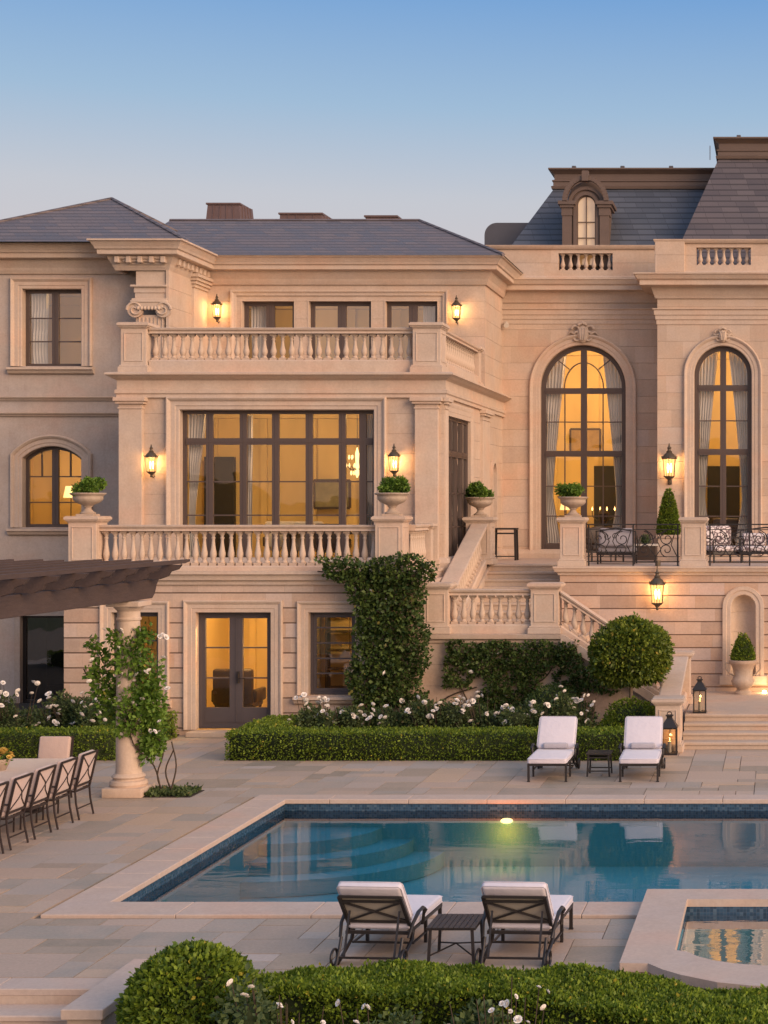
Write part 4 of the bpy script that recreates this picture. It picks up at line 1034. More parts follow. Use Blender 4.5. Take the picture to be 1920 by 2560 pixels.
def lump(P, f=1.0, a=1.0):
    x, y, z = P[:, 0]*f, P[:, 1]*f, P[:, 2]*f
    return a*(np.sin(x*2.1+1.3*np.sin(z*1.7))*np.cos(y*2.4+z*.9)+.6*np.sin(x*4.7+y*3.9)*np.cos(z*5.1+y)+.35*np.sin(9.1*x+3*z)*np.sin(8.3*y+7*z))
def ell(c, r, n, shell=.12, lum=.06, lf=2.5, zmin=-1):
    d = nr.normal(0, 1, (int(n*1.4), 3)); d /= np.linalg.norm(d, axis=1)[:, None]; d = d[d[:, 2] > zmin][:n]
    d = d[(lump(d, 6.5)+nr.normal(0, .45, len(d))) > -1.0]; k = 1-shell*nr.random(len(d))**1.5+lum*lump(d, lf)+lum*.45*lump(d, 7.0)
    return np.array(c)+d*np.array(r)*k[:, None], d/np.array(r)/np.linalg.norm(d/np.array(r), axis=1)[:, None]
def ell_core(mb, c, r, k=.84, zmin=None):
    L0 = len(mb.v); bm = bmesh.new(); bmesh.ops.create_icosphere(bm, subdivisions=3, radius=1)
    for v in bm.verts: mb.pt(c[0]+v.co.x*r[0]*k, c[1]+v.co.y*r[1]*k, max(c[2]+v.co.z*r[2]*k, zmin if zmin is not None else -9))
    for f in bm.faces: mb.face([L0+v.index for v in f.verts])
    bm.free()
def hedge_mesh(name, boxes, dens, size, core_in=.05, wob=.03, topf=1.0, mat='boxleaf', edge=None):
    Ps = []; Ns = []; core = MB()
    for x0, x1, y0, y1, z0, z1 in boxes:
        for (ax, s) in ((2, 1), (1, -1), (0, 1), (0, -1), (1, 1)):
            ex = [(x0, x1), (y0, y1), (z0, z1)]; o_ = [k for k in range(3) if k != ax]
            area = (ex[o_[0]][1]-ex[o_[0]][0])*(ex[o_[1]][1]-ex[o_[1]][0]); n = int(area*dens*(topf if ax == 2 else 1))
            if ax == 1 and s == 1: n = int(n*.3)
            p = np.zeros((n, 3)); 
            for k in o_: p[:, k] = nr.uniform(ex[k][0], ex[k][1], n)
            p[:, ax] = ex[ax][1] if s > 0 else ex[ax][0]
            nm = np.zeros((n, 3)); nm[:, ax] = s
            p[:, ax] += s*(wob*lump(p, 1.4)-nr.random(n)**2*.05); Ps.append(p); Ns.append(nm)
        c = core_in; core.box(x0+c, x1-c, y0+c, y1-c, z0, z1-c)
    P = np.concatenate(Ps); N = np.concatenate(Ns)
    if edge is not None: m = edge(P); P = P[m]; N = N[m]
    return leaf_mesh(name, P, N, size, M[mat], core)

def hedge(label, boxes, dens, size, group=None, **kw):
    o = obj('hedge', hedge_mesh('hedge', boxes, dens, size, **kw)); return tag(o, label, 'hedge', group)
hg = 'clipped box hedges'
hedge('low clipped box hedge in front of the roses, between double door and garden steps', [(-10.6, -2.75, 32.15, 32.95, 0, .53), (-10.6, -9.85, 32.95, 34.9, 0, .53)], 1500, .045, hg, wob=.012)
hedge('low clipped box hedge behind the dining table and the pergola column', [(-22, -12.75, 32.15, 32.95, 0, .53), (-13.5, -12.75, 32.95, 35.5, 0, .53)], 1300, .045, hg, wob=.012)
# foreground hedge: its far edge follows the spa
HX = [-5.0, -4.6, -3.0, -2.2, -1.7, -1.2, -.6, 0, 1.6]
hyn = lambda x: np.interp(x, HX, [15.55, 15.5, 15.45, 15.35, 15.22, 15.08, 15.0, 15.0, 15.0])
hyf = lambda x: np.interp(x, HX, [16.30, 16.38, 16.40, 16.40, 16.38, 16.36, 16.34, 16.34, 16.34])
hz = lambda x: np.interp(x, HX, [.30, .36, .36, .35, .31, .25, .18, .14, .12])
def front_hedge():
    n = 62000; x = nr.uniform(-5.0, 1.6, n); t = nr.random(n); y = hyn(x)+(hyf(x)-hyn(x))*t
    P = np.stack([x, y, hz(x)], 1); P[:, 2] += .035*lump(P, 1.6)-.05*nr.random(n)**2-.10*np.clip(.08-t, 0, 1)/.08*.5-.06*np.clip(t-.92, 0, 1)/.08; N = np.tile([0, -.15, 1.], (n, 1))
    n2 = 26000; x = nr.uniform(-5.0, 1.6, n2); z = nr.uniform(-.8, 0, n2)+hz(x); Q = np.stack([x, hyn(x), z], 1); Q[:, 1] -= .05*lump(Q, 1.8)-.10*nr.random(n2)**1.5; N2 = np.tile([0, -1., .3], (n2, 1))
    keep = lump(Q, 3.0)+nr.normal(0, .5, n2) > -.75; Q = Q[keep]; N2 = N2[keep]
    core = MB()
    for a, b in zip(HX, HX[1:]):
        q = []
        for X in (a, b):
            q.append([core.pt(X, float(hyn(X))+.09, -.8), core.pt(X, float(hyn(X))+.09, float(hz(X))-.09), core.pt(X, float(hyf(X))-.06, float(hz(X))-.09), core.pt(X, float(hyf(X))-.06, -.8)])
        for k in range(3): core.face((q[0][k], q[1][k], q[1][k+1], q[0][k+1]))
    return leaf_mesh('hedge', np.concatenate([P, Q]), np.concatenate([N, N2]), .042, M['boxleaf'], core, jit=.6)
tag(obj('hedge', front_hedge()), 'wide flat topped green hedge along the bottom edge in front of the near loungers', 'hedge', hg)

def blob_bush(name, label, cat, cs, dens, size, mat, group=None, loc=None, lum=.06, stem=None, parts=True, shell=.2, core=.8, zmin=-1):
    Ps = []; Ns = []; cm_ = MB()
    for c, r in cs:
        n = int(dens*4*PI*((r[0]*r[1]+r[1]*r[2]+r[0]*r[2])/3)); p, q = ell(c, r, n, shell, lum, zmin=zmin); Ps.append(p); Ns.append(q)
        if core: ell_core(cm_, c, r, core)
    return leaf_mesh(name, np.concatenate(Ps), np.concatenate(Ns), size, M[mat], cm_ if core else None)
# clipped ball, bottom
bb = obj('ball_shrub', blob_bush('ball_shrub', '', '', [((-5.50, 15.75, .05), (.63, .62, .65))], 4600, .055, 'boxleaf', lum=.018, shell=.12, core=.88))
tag(bb, 'large clipped ball shrub beside the low wall at the bottom', 'shrub')
# round shrub under the standard tree
rs = obj('round_shrub', blob_bush('round_shrub', '', '', [((-3.05, 34.3, .50), (.52, .42, .45)), ((-2.75, 34.5, .42), (.4, .4, .36)), ((-3.35, 34.2, .30), (.38, .35, .30))], 1500, .05, 'boxleaf')); tag(rs, 'low rounded clipped shrub under the standard tree', 'shrub')
rs = obj('round_shrub', blob_bush('round_shrub', '', '', [((-4.75, 35.1, .72), (.52, .42, .42)), ((-4.3, 35.1, .45), (.45, .35, .40))], 1000, .055, 'ivy')); tag(rs, 'dark leafy shrub between the white roses left of the standard tree', 'shrub')
# standard tree
tr = thing('standard_tree', 'clipped round headed standard tree in front of the sloping balustrade', 'tree', (-3.06, 34.6, 0))
mb = MB(); mb.tube([(0, 0, 0), (.015, 0, .5), (-.01, .01, .95), (.0, 0, 1.5)], [.045, .036, .034, .05], 8)
for k in range(6):
    a = k*1.05; mb.tube([(0, 0, 1.15), (.28*math.cos(a), .28*math.sin(a), 1.6), (.5*math.cos(a), .5*math.sin(a), 1.95)], [.025, .016, .008], 5)
mb.build('trunk', M['bark'], tr, smooth=60)
cr = obj('crown', blob_bush('crown', '', '', [((0, 0, 1.86), (.82, .80, .66)), ((-.30, 0, 1.62), (.52, .52, .42)), ((.28, 0, 1.68), (.52, .52, .44)), ((0, 0, 2.08), (.60, .60, .48))], 1500, .075, 'citrus', lum=.06, core=.82), tr)

# roses
def bloom_mesh(s, seed, mat='petal'):
    q = random.Random(seed); mb = MB()
    for ring_, (n, r, tilt) in enumerate(((6, 1.0, .35), (5, .72, .8), (4, .42, 1.2))):
        for k in range(n):
            a = 2*PI*k/n+ring_*.5+q.uniform(-.15, .15); ca, sa = math.cos(a), math.sin(a); h = r*math.sin(tilt); rr = r*math.cos(tilt)
            w_ = r*.62; L0 = len(mb.v)
            for (t, u) in ((0, 0), (.55, -w_), (1, -w_*.55), (1.02, w_*.55), (.55, w_)):
                x = rr*t; z = h*t*t+.12*ring_; mb.pt(s*(x*ca-u*sa), s*(x*sa+u*ca), s*z)
            mb.face([L0+i for i in range(5)])
    return mb.mesh('bloom', M[mat], 60)
BL = [bloom_mesh(.048, k) for k in range(4)]; BLs = [bloom_mesh(.040, k+9) for k in range(3)]; KEEP = BL
def blooms(root, pts, big=True, up=(0, -.6, .7)):
    for k, p in enumerate(pts):
        # a bloom head is a little cluster of roses
        b = obj('bloom', rnd.choice(BL if big else BLs), root, p); s = rnd.uniform(.8, 1.35); b.scale = (s, s, s)
        b.rotation_euler = (rnd.uniform(.3, 1.2), rnd.uniform(-.5, .5), rnd.uniform(0, 6))
def rose_bush(loc, w_, h, nb, label, group='white rose bushes', size=.06, dens=850, mat='rosel', cores=.62):
    r = thing('rose_bush', label, 'rose bush', loc, 0, group)
    cs = []; 
    for k in range(max(3, int(w_*4))):
        cx = rnd.uniform(-.5, .5)*w_*.8; cz = rnd.uniform(.35, .75)*h; cs.append(((cx, rnd.uniform(-.15, .15), cz), (w_*rnd.uniform(.22, .34), .26, h*rnd.uniform(.24, .36))))
    cs.append(((0, 0, h*.3), (w_*.48, .3, h*.32)))
    obj('foliage', blob_bush('foliage', '', '', cs, dens, size, mat, lum=.14, shell=.5, core=cores), r)
    mb = MB(); tops = []
    for k in range(nb+3):
        x = rnd.uniform(-.52, .52)*w_; z = h*rnd.uniform(.7, 1.12); y = -rnd.uniform(.0, .30)
        mb.cable([(x*.5, 0, .02), (x*.8, y*.6, z*.6), (x, y, z)], [.010, .007, .004], 4, 3); tops.append((x, y, z))
    mb.build('stem', M['stem'], r)
    P = [(x, y-.03, z*(1 if rnd.random() < .6 else rnd.uniform(.55, .9))) for x, y, z in tops[:nb]]
    P2 = []
    for (x, y, z) in P:
        P2.append((x, y, z))
        if rnd.random() < .55: P2.append((x+rnd.uniform(-.09, .09), y-.01, z+rnd.uniform(-.08, .04)))
    blooms(r, P2); return r
# left bed
for (x, y, w_, h, nb, lb) in ((-15.6, 33.9, 1.3, 1.25, 11, 'white rose bush in the left bed in front of the dark glass door'), (-14.2, 34.1, 1.5, 1.0, 12, 'white rose bush in the left bed under the rusticated wall'),
                              (-13.45, 33.6, .9, 1.05, 7, 'white rose bush directly behind the pergola column'), (-16.6, 34.6, 1.2, 1.0, 6, 'white rose bush at the left edge of the picture'),
                              (-9.45, 34.2, .95, .92, 10, 'white rose bush right of the double door'), (-8.7, 34.3, 1.0, .80, 8, 'white rose bush below the small ground floor window'),
                              (-7.75, 34.3, 1.0, .78, 6, 'white rose bush at the foot of the tall creeper'), (-6.9, 34.0, 1.1, 1.0, 10, 'white rose bush below the pedestal of the stair landing'),
                              (-5.9, 34.1, 1.1, .98, 9, 'white rose bush below the middle of the wall creeper'), (-5.0, 33.9, 1.0, .85, 7, 'white rose bush behind the left far lounger'),
                              (-4.1, 34.0, 1.0, 1.12, 11, 'white rose bush between the two far loungers')):
    rose_bush((x, y, 0), w_, h, int(nb*1.6), lb)
for (x, y, w_, h, nb, lb) in ((-4.45, 15.1, .8, 1.36, 12, 'white rose bush in front of the hedge beside the clipped ball'), (-3.55, 15.0, .8, 1.12, 3, 'leafy rose bush in front of the hedge between the blooming ones'), (-2.45, 14.95, 1.0, 1.30, 15, 'white rose bush in front of the hedge below the right near lounger')):
    BL = [bloom_mesh(.031, 30+k_) for k_ in range(3)]; r = rose_bush((x, y, -.8), w_, h, nb, lb, size=.065, dens=700, cores=.5); BL = KEEP
mb = MB(); mb.box(-24, -12.8, 32.3, 41.5, -.02, .03); mb.box(-10.5, -2.5, 32.3, 36.05, -.02, .03); tag(mb.build('garden_bed', M['soil']), kind='structure')

# creepers
def creeper(label, region, y0, dens, size, thick, mat='ivy', box=None, holes=.0, stems=(), nblooms=0, name='wall_creeper', freq=2.2, th=0., side=None):
    """region(x,z)->bool array on the wall plane y0"""
    x0, x1, z0, z1 = box; n = int((x1-x0)*(z1-z0)*dens); x = nr.uniform(x0, x1, n); z = nr.uniform(z0, z1, n)
    m = region(x, z); q = np.stack([x, x*0, z], 1); dn = lump(q, freq)+.5*lump(q, freq*2.7)
    m &= dn > th; x, z, dn = x[m], z[m], dn[m]
    t = thick*(.35+.5*np.clip(dn-th, 0, 1.4))*nr.random(len(x))**.6
    P = np.stack([x, y0-.01-t, z], 1); N = np.tile([0, -1, .25], (len(x), 1)).astype(float); N[:, 0] = nr.normal(0, .4, len(x))
    root = thing(name, label, 'creeper', (round((x0+x1)/2, 2), y0, z0)); off = (-root.location[0], -y0, -z0)
    f = obj('foliage', leaf_mesh('foliage', P, N, size, M[mat], None, asp=.75, droop=.25), root, off)
    mb = MB()
    for s in stems: mb.cable(s, [max(.006, .022-.0045*k) for k in range(len(s))], 5)
    if stems: mb.build('stem', M['stem'], root, off=off)
    if nblooms:
        idx = nr.choice(len(P), nblooms, replace=False)
        blooms(root, [tuple(P[i]+np.array([off[0], off[1]-.05, off[2]])) for i in idx])
    return root
def wav(x, a, f, p): return a*np.sin(x*f+p)+a*.5*np.sin(x*f*2.3+p*2)
def reg1(x, z):
    body = (x > -9.02+wav(z, .10, 3, 1)) & (x < -7.45+wav(z, .08, 4, 0)) & (z < 3.62) & (z > .42+.25*np.sin(x*3))
    top = (z > 3.28+wav(x, .06, 5, 0)+.10*np.clip(-8.9-x, 0, 1)) & (z < 3.80+wav(x, .08, 4, 2)-.1*np.clip(-9-x, 0, 1)) & (x > -9.75+(3.8-z)*.5) & (x < -7.25)
    return body | top
creeper('tall dense green creeper on the corner of the left terrace wall', reg1, 35.72, 1900, .085, .42, box=(-10.0, -7.2, .4, 4.05), th=-1.9, nblooms=14,
        stems=[[(-8.3, 35.6, 0), (-8.4, 35.65, .6), (-8.2, 35.65, 1.5), (-8.5, 35.6, 2.6), (-8.3, 35.55, 3.5)], [(-8.0, 35.6, 0), (-7.9, 35.6, .8), (-8.1, 35.6, 1.9)], [(-8.5, 35.6, 2.9), (-9.0, 35.6, 3.4), (-9.8, 35.6, 3.5)]])
def reg2(x, z):
    t = (x+7.7)/4.0
    return ((z > 1.25+wav(x, .16, 5, .5)) & (z < 1.98+wav(x, .04, 7, 0)) & (x > -7.15) & (x < -4.35)) | ((z > .35) & (z < 1.6) & (abs(x+6.05+.15*np.sin(z*4)) < .42)) | ((z > .35) & (z < 1.5) & (abs(x+5.45+.1*np.sin(z*5)) < .28)) | ((z > .8) & (z < 1.75) & (abs(x+4.55) < .30)) | ((z > .9) & (z < 1.35) & (x > -4.3) & (x < -3.4) & (abs(z-1.05+.1*(x+4)) < .16)) | ((z > 1.0) & (z < 1.7) & (abs(x+6.9) < .28)) | ((abs(z-1.45+.72*(x+4.3)) < .14) & (x > -4.5) & (x < -3.6))
creeper('dark creeper spread over the wall below the landing balustrade', reg2, 36.08, 2300, .07, .22, box=(-7.3, -3.4, .3, 2.05), th=-1.05, freq=3, nblooms=7,
        stems=[[(-6.9, 36.05, 0), (-6.7, 36.05, .6), (-6.9, 36.05, 1.2), (-6.6, 36.05, 1.7)], [(-6.1, 36.05, 0), (-6.15, 36.05, .8), (-5.9, 36.05, 1.6)], [(-5.3, 36.05, 0), (-5.35, 36.05, .9), (-5.0, 36.05, 1.25), (-4.7, 36.05, 1.75)], [(-7.6, 36.05, .4), (-7.1, 36.05, .8), (-6.5, 36.05, 1.0)], [(-5.2, 36.05, .6), (-4.8, 36.05, 1.0), (-4.2, 36.05, 1.15), (-3.6, 36.05, 1.0)], [(-4.9, 36.05, 1.3), (-4.75, 36.05, 1.05), (-4.6, 36.05, .8)]])

# ------------------------------------------------------------------ urns and their plants
def urn_mesh(big=False):
    mb = MB(); fl_ = lambda a, h: .035*math.cos(a*14) if .28 < h < .42 else 0
    mb.box(-.20, .20, -.20, .20, 0, .05)
    mb.lathe([(.17, .05), (.18, .075), (.12, .11), (.075, .17), (.08, .20), (.11, .22), (.10, .235), (.16, .27), (.27, .32), (.325, .38), (.335, .42), (.33, .455), (.345, .475), (.39, .50), (.40, .52), (.385, .535), (.34, .535), (.31, .50), (.001, .49)], 0, 0, 0, 36, fl_)
    return mb
UM = urn_mesh().mesh('urn', M['urn'], 45)
def urn(loc, label, pl, s=1.0, spread=1.0, seed=0):
    u = obj('urn', UM); u.location = loc; u.scale = (s, s, s); tag(u, label, 'urn', 'pedestal urns')
    cs = []; q = random.Random(seed)
    for k in range(9):
        a = q.uniform(0, 2*PI); d = q.uniform(.05, .30)*spread; cs.append(((d*math.cos(a), d*math.sin(a), q.uniform(.08, .26)), (q.uniform(.09, .15), q.uniform(.09, .15), q.uniform(.08, .16))))
    p = obj('urn_plant', blob_bush('urn_plant', '', '', cs, 2600, .055, 'urnleaf', lum=.15, shell=.5, core=.6)); p.location = (loc[0], loc[1], loc[2]+.51*s); tag(p, pl, 'potted plant', 'bright green urn plants')
urn((-14.85, 36.05, ZT+1.19), 'carved stone urn on the left end pedestal of the lower balustrade', 'bright green bushy plant in the urn at the left end', .93, 1, 1)
urn((-8.32, 36.05, ZT+1.19), 'carved stone urn on the pedestal above the tall creeper', 'bright green leafy plant in the urn above the tall creeper', .93, 1.15, 4)
urn((-7.30, 40.9, 4.63), 'carved stone urn on the pedestal at the top of the steps beside the block', 'sparse spiky green plant in the urn at the top left of the steps', .90, 1.1, 7)
urn((-4.88, 39.62, 4.63), 'carved stone urn on the pedestal in front of the tall arched window', 'rounded bright green plant in the urn before the tall arched window', .90, .95, 9)
# footed vase with a cone in the niche
mb = MB(); fl2 = lambda a, h: .03*math.cos(a*16) if .25 < h < .6 else 0
mb.lathe([(.20, 0), (.20, .05), (.14, .10), (.16, .14), (.24, .20), (.27, .30), (.24, .36), (.21, .42), (.22, .55), (.27, .66), (.31, .70), (.33, .73), (.33, .78), (.29, .79), (.27, .74), (.001, .74)], 0, 0, 0, 32, fl2)
v_ = mb.build('footed_vase', M['urn'], smooth=45); v_.location = (-.85, 38.72, .56); tag(v_, 'tall footed stone vase standing in front of the wall niche', 'vase')
for s in (-1, 1):
    mb = MB(); mb.tube([(s*.31, 0, .70), (s*.40, 0, .72), (s*.40, 0, .58), (s*.30, 0, .46), (s*.24, 0, .44)], .018, 6); mb.build('handle', M['urn'], v_, smooth=60)
def cone(c, r, h, n, size):
    t = 1-nr.random(n)**.62; a = nr.uniform(0, 2*PI, n); rr = r*(1-t)**.62*(1-.25*np.exp(-t*14))*(1-.14*nr.random(n)**2)*1.04
    P = np.stack([c[0]+rr*np.cos(a), c[1]+rr*np.sin(a), c[2]+t*h], 1); N = np.stack([np.cos(a), np.sin(a), np.full(n, .5)], 1)
    m = MB(); m.lathe([(r*.6, 0), (r*.80, h*.12), (r*.68, h*.4), (r*.40, h*.72), (.01, h*.93)], c[0], c[1], c[2], 12); return P, N, m
P, N, m_ = cone((0, 0, 0), .29, .66, 2600, .045); o = obj('cone_topiary', leaf_mesh('cone_topiary', P, N, .045, M['boxleaf'], m_, jit=.6)); o.location = (-.85, 38.72, .56+.75); tag(o, 'small clipped cone topiary growing from the footed vase', 'topiary')
P, N, m_ = cone((0, 0, 0), .31, 1.22, 5200, .05); o = obj('cone_topiary', leaf_mesh('cone_topiary', P, N, .05, M['boxleaf'], m_, jit=.6)); o.location = (-2.88, 43.4, ZT+.66); tag(o, 'tall clipped cone topiary on the right terrace below the wall lantern', 'topiary')
mb = MB(); mb.box(-.27, .27, -.27, .27, 0, .66); mb.box(-.30, .30, -.30, .30, .60, .68); mb.box(-.2, .2, -.2, .2, .68, .70); o = mb.build('square_planter', M['trimo'], bevel=.01); o.location = (-2.88, 43.4, ZT); tag(o, 'square stone planter holding the tall cone topiary', 'planter')

# ------------------------------------------------------------------ pergola
pg = thing('pergola', 'dark weathered timber pergola on round stone columns over the dining table', 'pergola', (-13, 25, 0)); GO2 = (13, -25, 0)
CX = -10.97
def column(x, y):
    mb = MB(); mb.rbox(x-.33, x+.33, y-.33, y+.33, 0, .16, .015, 2)
    mb.lathe([(.30, .16), (.315, .20), (.30, .25), (.25, .27), (.25, .29), (.275, .32), (.25, .355), (.215, .38), (.205, .5), (.205, 1.3), (.195, 2.3), (.182, 2.94), (.20, 2.95), (.205, 2.98), (.185, 3.0), (.185, 3.10), (.21, 3.13), (.26, 3.18)], x, y, 0, 28)
    mb.rbox(x-.28, x+.28, y-.28, y+.28, 3.18, 3.27, .01, 1); return mb.build('column', M['trim'], pg, off=GO2, smooth=35)
column(CX, 28.3); column(CX, 21.6); column(-15.6, 28.3); column(-15.6, 21.6)
for k, x in enumerate((CX-.12, -15.6)):
    mb = MB(); mb.prism([(20.6, 3.28), (29.0, 3.28), (29.12, 3.36), (29.2, 3.50), (29.32, 3.60), (20.6, 3.60)], x-.10, x+.10+(.16 if k == 0 else 0), 'x'); mb.build('beam', M['wood'], pg, off=GO2, bevel=.01)
ys = [23.0+.98*k for k in range(-2, 7)]
for y in ys:
    mb = MB(); mb.prism([(-16.3, 3.61), (-10.66, 3.61), (-10.52, 3.66), (-10.47, 3.74), (-10.34, 3.78), (-10.28, 3.86), (-16.3, 3.86)], y-.05, y+.05, 'y'); mb.build('rafter', M['wood'], pg, off=GO2, bevel=.006)
k = -16.2; j = 0
while k < -10.3:
    mb = MB(); e = 29.75-(.35 if j % 3 == 1 else 0); mb.prism([(20.5, 3.863), (e-.25, 3.863), (e, 3.89), (e, 3.93), (20.5, 3.93)], k-.035, k+.035, 'x'); mb.build('batten', M['wood'], pg, off=GO2); k += .52; j += 1

# climbing rose on the column
def col_rose():
    global BL
    keep = BL; BL = BLs
    r = thing('climbing_rose', 'climbing rose with white blooms wound up the pergola column', 'climbing rose', (CX, 28.3, 0)); Ps = []; Ns = []
    cs = [((.10, -.22, 2.35), (.30, .16, .35)), ((.38, -.1, 1.95), (.22, .18, .45)), ((.42, -.1, 1.5), (.22, .16, .40)), ((.20, -.25, 1.55), (.30, .14, .30)), ((.45, -.1, 1.1), (.22, .18, .35)), ((.40, -.05, .8), (.22, .15, .22)), ((-.45, 0, 1.9), (.20, .16, .40)), ((-.32, .05, 1.5), (.22, .16, .35)), ((-.50, .05, 2.35), (.14, .1, .12)), ((-.62, .05, 2.05), (.14, .1, .10)), ((-.62, .05, 2.55), (.12, .08, .09)), ((.05, -.25, 1.2), (.18, .1, .2)), ((-.15, -.1, 2.65), (.16, .12, .14)), ((.30, -.1, 2.7), (.14, .1, .16))]
    obj('foliage', blob_bush('foliage', '', '', cs, 620, .085, 'urnleaf', lum=.2, shell=.75, core=0), r)
    mb = MB()
    for s in ([(.55, .1, 0), (.50, -.05, .35), (.60, -.05, .8), (.35, -.15, 1.3), (.45, -.1, 2.0), (.2, -.2, 2.7)], [(.70, .1, 0), (.62, .0, .4), (.75, 0, .75)], [(.52, .1, 0), (.42, 0, .5), (.15, -.2, .9), (.05, -.22, 1.4), (-.3, 0, 1.8), (-.5, .05, 2.4), (-.65, .05, 2.6)], [(-.4, 0, 1.9), (-.7, .05, 2.0), (-.78, .05, 2.12)], [(.72, 0, .1), (.8, .0, .5), (.72, 0, .9)]):
        mb.cable(s, [.015-.0018*k for k in range(len(s))], 5)
    mb.build('stem', M['stem'], r)
    q = random.Random(3); blooms(r, [(q.uniform(-.1, .8) if q.random() < .75 else q.uniform(-.7, -.3), -.30+q.uniform(-.05, .1), q.uniform(1.0, 2.8)) for k in range(34)])
col_rose()
BL = KEEP
mb = MB(); mb.box(-10.85, -9.85, 28.05, 28.75, -.02, .008); tag(mb.build('soil_patch', M['soil']), kind='structure')
n_ = 1500; P = np.stack([nr.uniform(-10.8, -9.88, n_), nr.uniform(28.08, 28.72, n_), nr.uniform(.0, .05, n_)], 1); o = obj('ground_cover', leaf_mesh('ground_cover', P, np.tile([0, 0, 1.], (n_, 1)), .07, M['rosel'])); tag(o, 'low straggly ground cover at the foot of the pergola column', 'ground cover', kind='stuff')

# ------------------------------------------------------------------ furniture
def lounger():
    r = thing('sun_lounger', 'white cushioned lounger', 'sun lounger')
    mb = MB(); W = .33
    for s in (-1, 1):
        mb.bar((s*W, 0, .33), (s*W, 1.32, .33), .035, .045)
    for y in (.02, .45, .9, 1.3): mb.bar((-W, y, .33), (W, y, .33), .035, .04)
    for s in (-1, 1): mb.bar((s*W, .04, .10), (s*W, .62, .10), .02, .02) if False else None
    mb.bar((-W, 1.1, .14), (W, 1.1, .14), .024); mb.bar((-W, 1.62, .10), (W, 1.62, .10), .024)
    for s in (-1, 1): mb.bar((s*W, .55, .14), (s*W, 1.12, .14), .022)
    mb.build('frame', M['iron'], r)
    for s in (-1, 1):
        l = MB(); l.bar((s*W, .04, 0), (s*W, .04, .33), .038); l.bar((s*W, .04, 0), (s*W, .04, .015), .05); l.build('leg', M['iron'], r)
        l = MB(); l.bar((s*W, .62, 0), (s*W, .62, .33), .034); l.build('leg', M['iron'], r)
        l = MB(); l.tube([(s*W, 1.10, .33), (s*W, 1.16, .2), (s*W, 1.36, .12), (s*W, 1.62, .02)], .022, 6); l.tube([(s*W, 1.5, .33), (s*W, 1.56, .2), (s*W, 1.66, .05), (s*W, 1.70, .0)], .018, 6); l.build('leg', M['iron'], r, smooth=60)
        a = MB(); a.tube([(s*(W+.05), .92, .33), (s*(W+.06), .90, .50), (s*(W+.07), .98, .57), (s*(W+.07), 1.14, .56), (s*(W+.06), 1.32, .46), (s*(W+.04), 1.42, .30)], [.018, .018, .024, .024, .02, .018], 6)
        a.tube([(s*(W+.07), .93, .55), (s*(W+.08), .90, .52), (s*(W+.07), .93, .49)], .02, 6); a.build('armrest', M['iron'], r, smooth=60)
        wl = MB(); wl.tube([(s*(W+.045), 1.60+.10*math.cos(t*PI/9), .10+.10*math.sin(t*PI/9)) for t in range(19)], .016, 6, False); wl.build('wheel', M['iron'], r, smooth=60)
    # back frame: hinged at y=1.2, leaning back
    th = math.radians(53); by, bz = 1.20, .36
    def B(u, t, e=0): return (u, by+t*math.cos(th)+e*math.sin(th), bz+t*math.sin(th)-e*math.cos(th))
    bk = MB(); L = .63
    for s in (-1, 1): bk.bar(B(s*W, 0), B(s*W, L), .035, .035, (1, 0, 0))
    for t in (0.01, .13, L-.09, L): bk.bar(B(-W, t), B(W, t), .030, .035, (0, 1, 0))
    bk.bar(B(-W, .14), B(W, L-.1), .022, .028, (0, 1, 0)); bk.bar(B(W, .14), B(-W, L-.1), .022, .028, (0, 1, 0))
    bk.bar(B(W-.06, .35), (W-.06, 1.60, .10), .02); bk.bar(B(-W+.06, .35), (-W+.06, 1.60, .10), .02)
    bk.build('back_frame', M['iron'], r)
    bp = MB(); bp.poly([B(-W+.01, .02, -.018), B(W-.01, .02, -.018), B(W-.01, L, -.018), B(-W+.01, L, -.018)]); 
    L0 = len(bp.v); bp.build('back_panel', M['cushback'], r)
    sc_ = MB(); sc_.rbox(-.345, .345, -.03, 1.26, .352, .46, .04, 4); sc_.build('seat_cushion', M['cush'], r, smooth=50)
    bc = MB(); bc.rbox(-.345, .345, 0, .71, 0, .11, .045, 4)
    bc.xf(Matrix.Translation((0, by+.012, bz+.07)) @ Matrix.Rotation(th, 4, 'X') ); bc.build('back_cushion', M['cush'], r, smooth=50)
    P_ = [(-.33, 0), (-.345, .03), (-.345, 1.21), (-.32, 1.245), (.32, 1.245), (.345, 1.21), (.345, .0), (.31, -.03), (-.31, -.03), (-.345, 0), (-.345, .05)]
    for z in (.372, .442): pp = MB(); pp.tube([(x, y, z) for x, y in P_], .006, 5); pp.build('piping', M['cush'], r, smooth=60)
    Q_ = [(-.345, .04), (-.345, .67), (-.32, .71), (.32, .71), (.345, .67), (.345, .04)]
    for e in (.02, .09): pp = MB(); pp.tube([(x, t, e) for x, t in Q_], .006, 5); pp.xf(Matrix.Translation((0, by+.012, bz+.07)) @ Matrix.Rotation(th, 4, 'X')); pp.build('piping', M['cush'], r, smooth=60)
    bo = MB(); bo.rbox(-.23, .23, -.06, .06, -.06, .06, .045, 4); bo.xf(Matrix.Translation((0, 1.13, .53))); bo.build('bolster', M['bol'], r, smooth=50)
    return r
lg = 'white sun loungers by the pool'
l0 = lounger(); l0.scale = (1, 1, .92); l0.location = (-4.11, 29.62, 0); l0['group'] = lg; l0['label'] = 'far lounger left of the small black table, facing the pool'
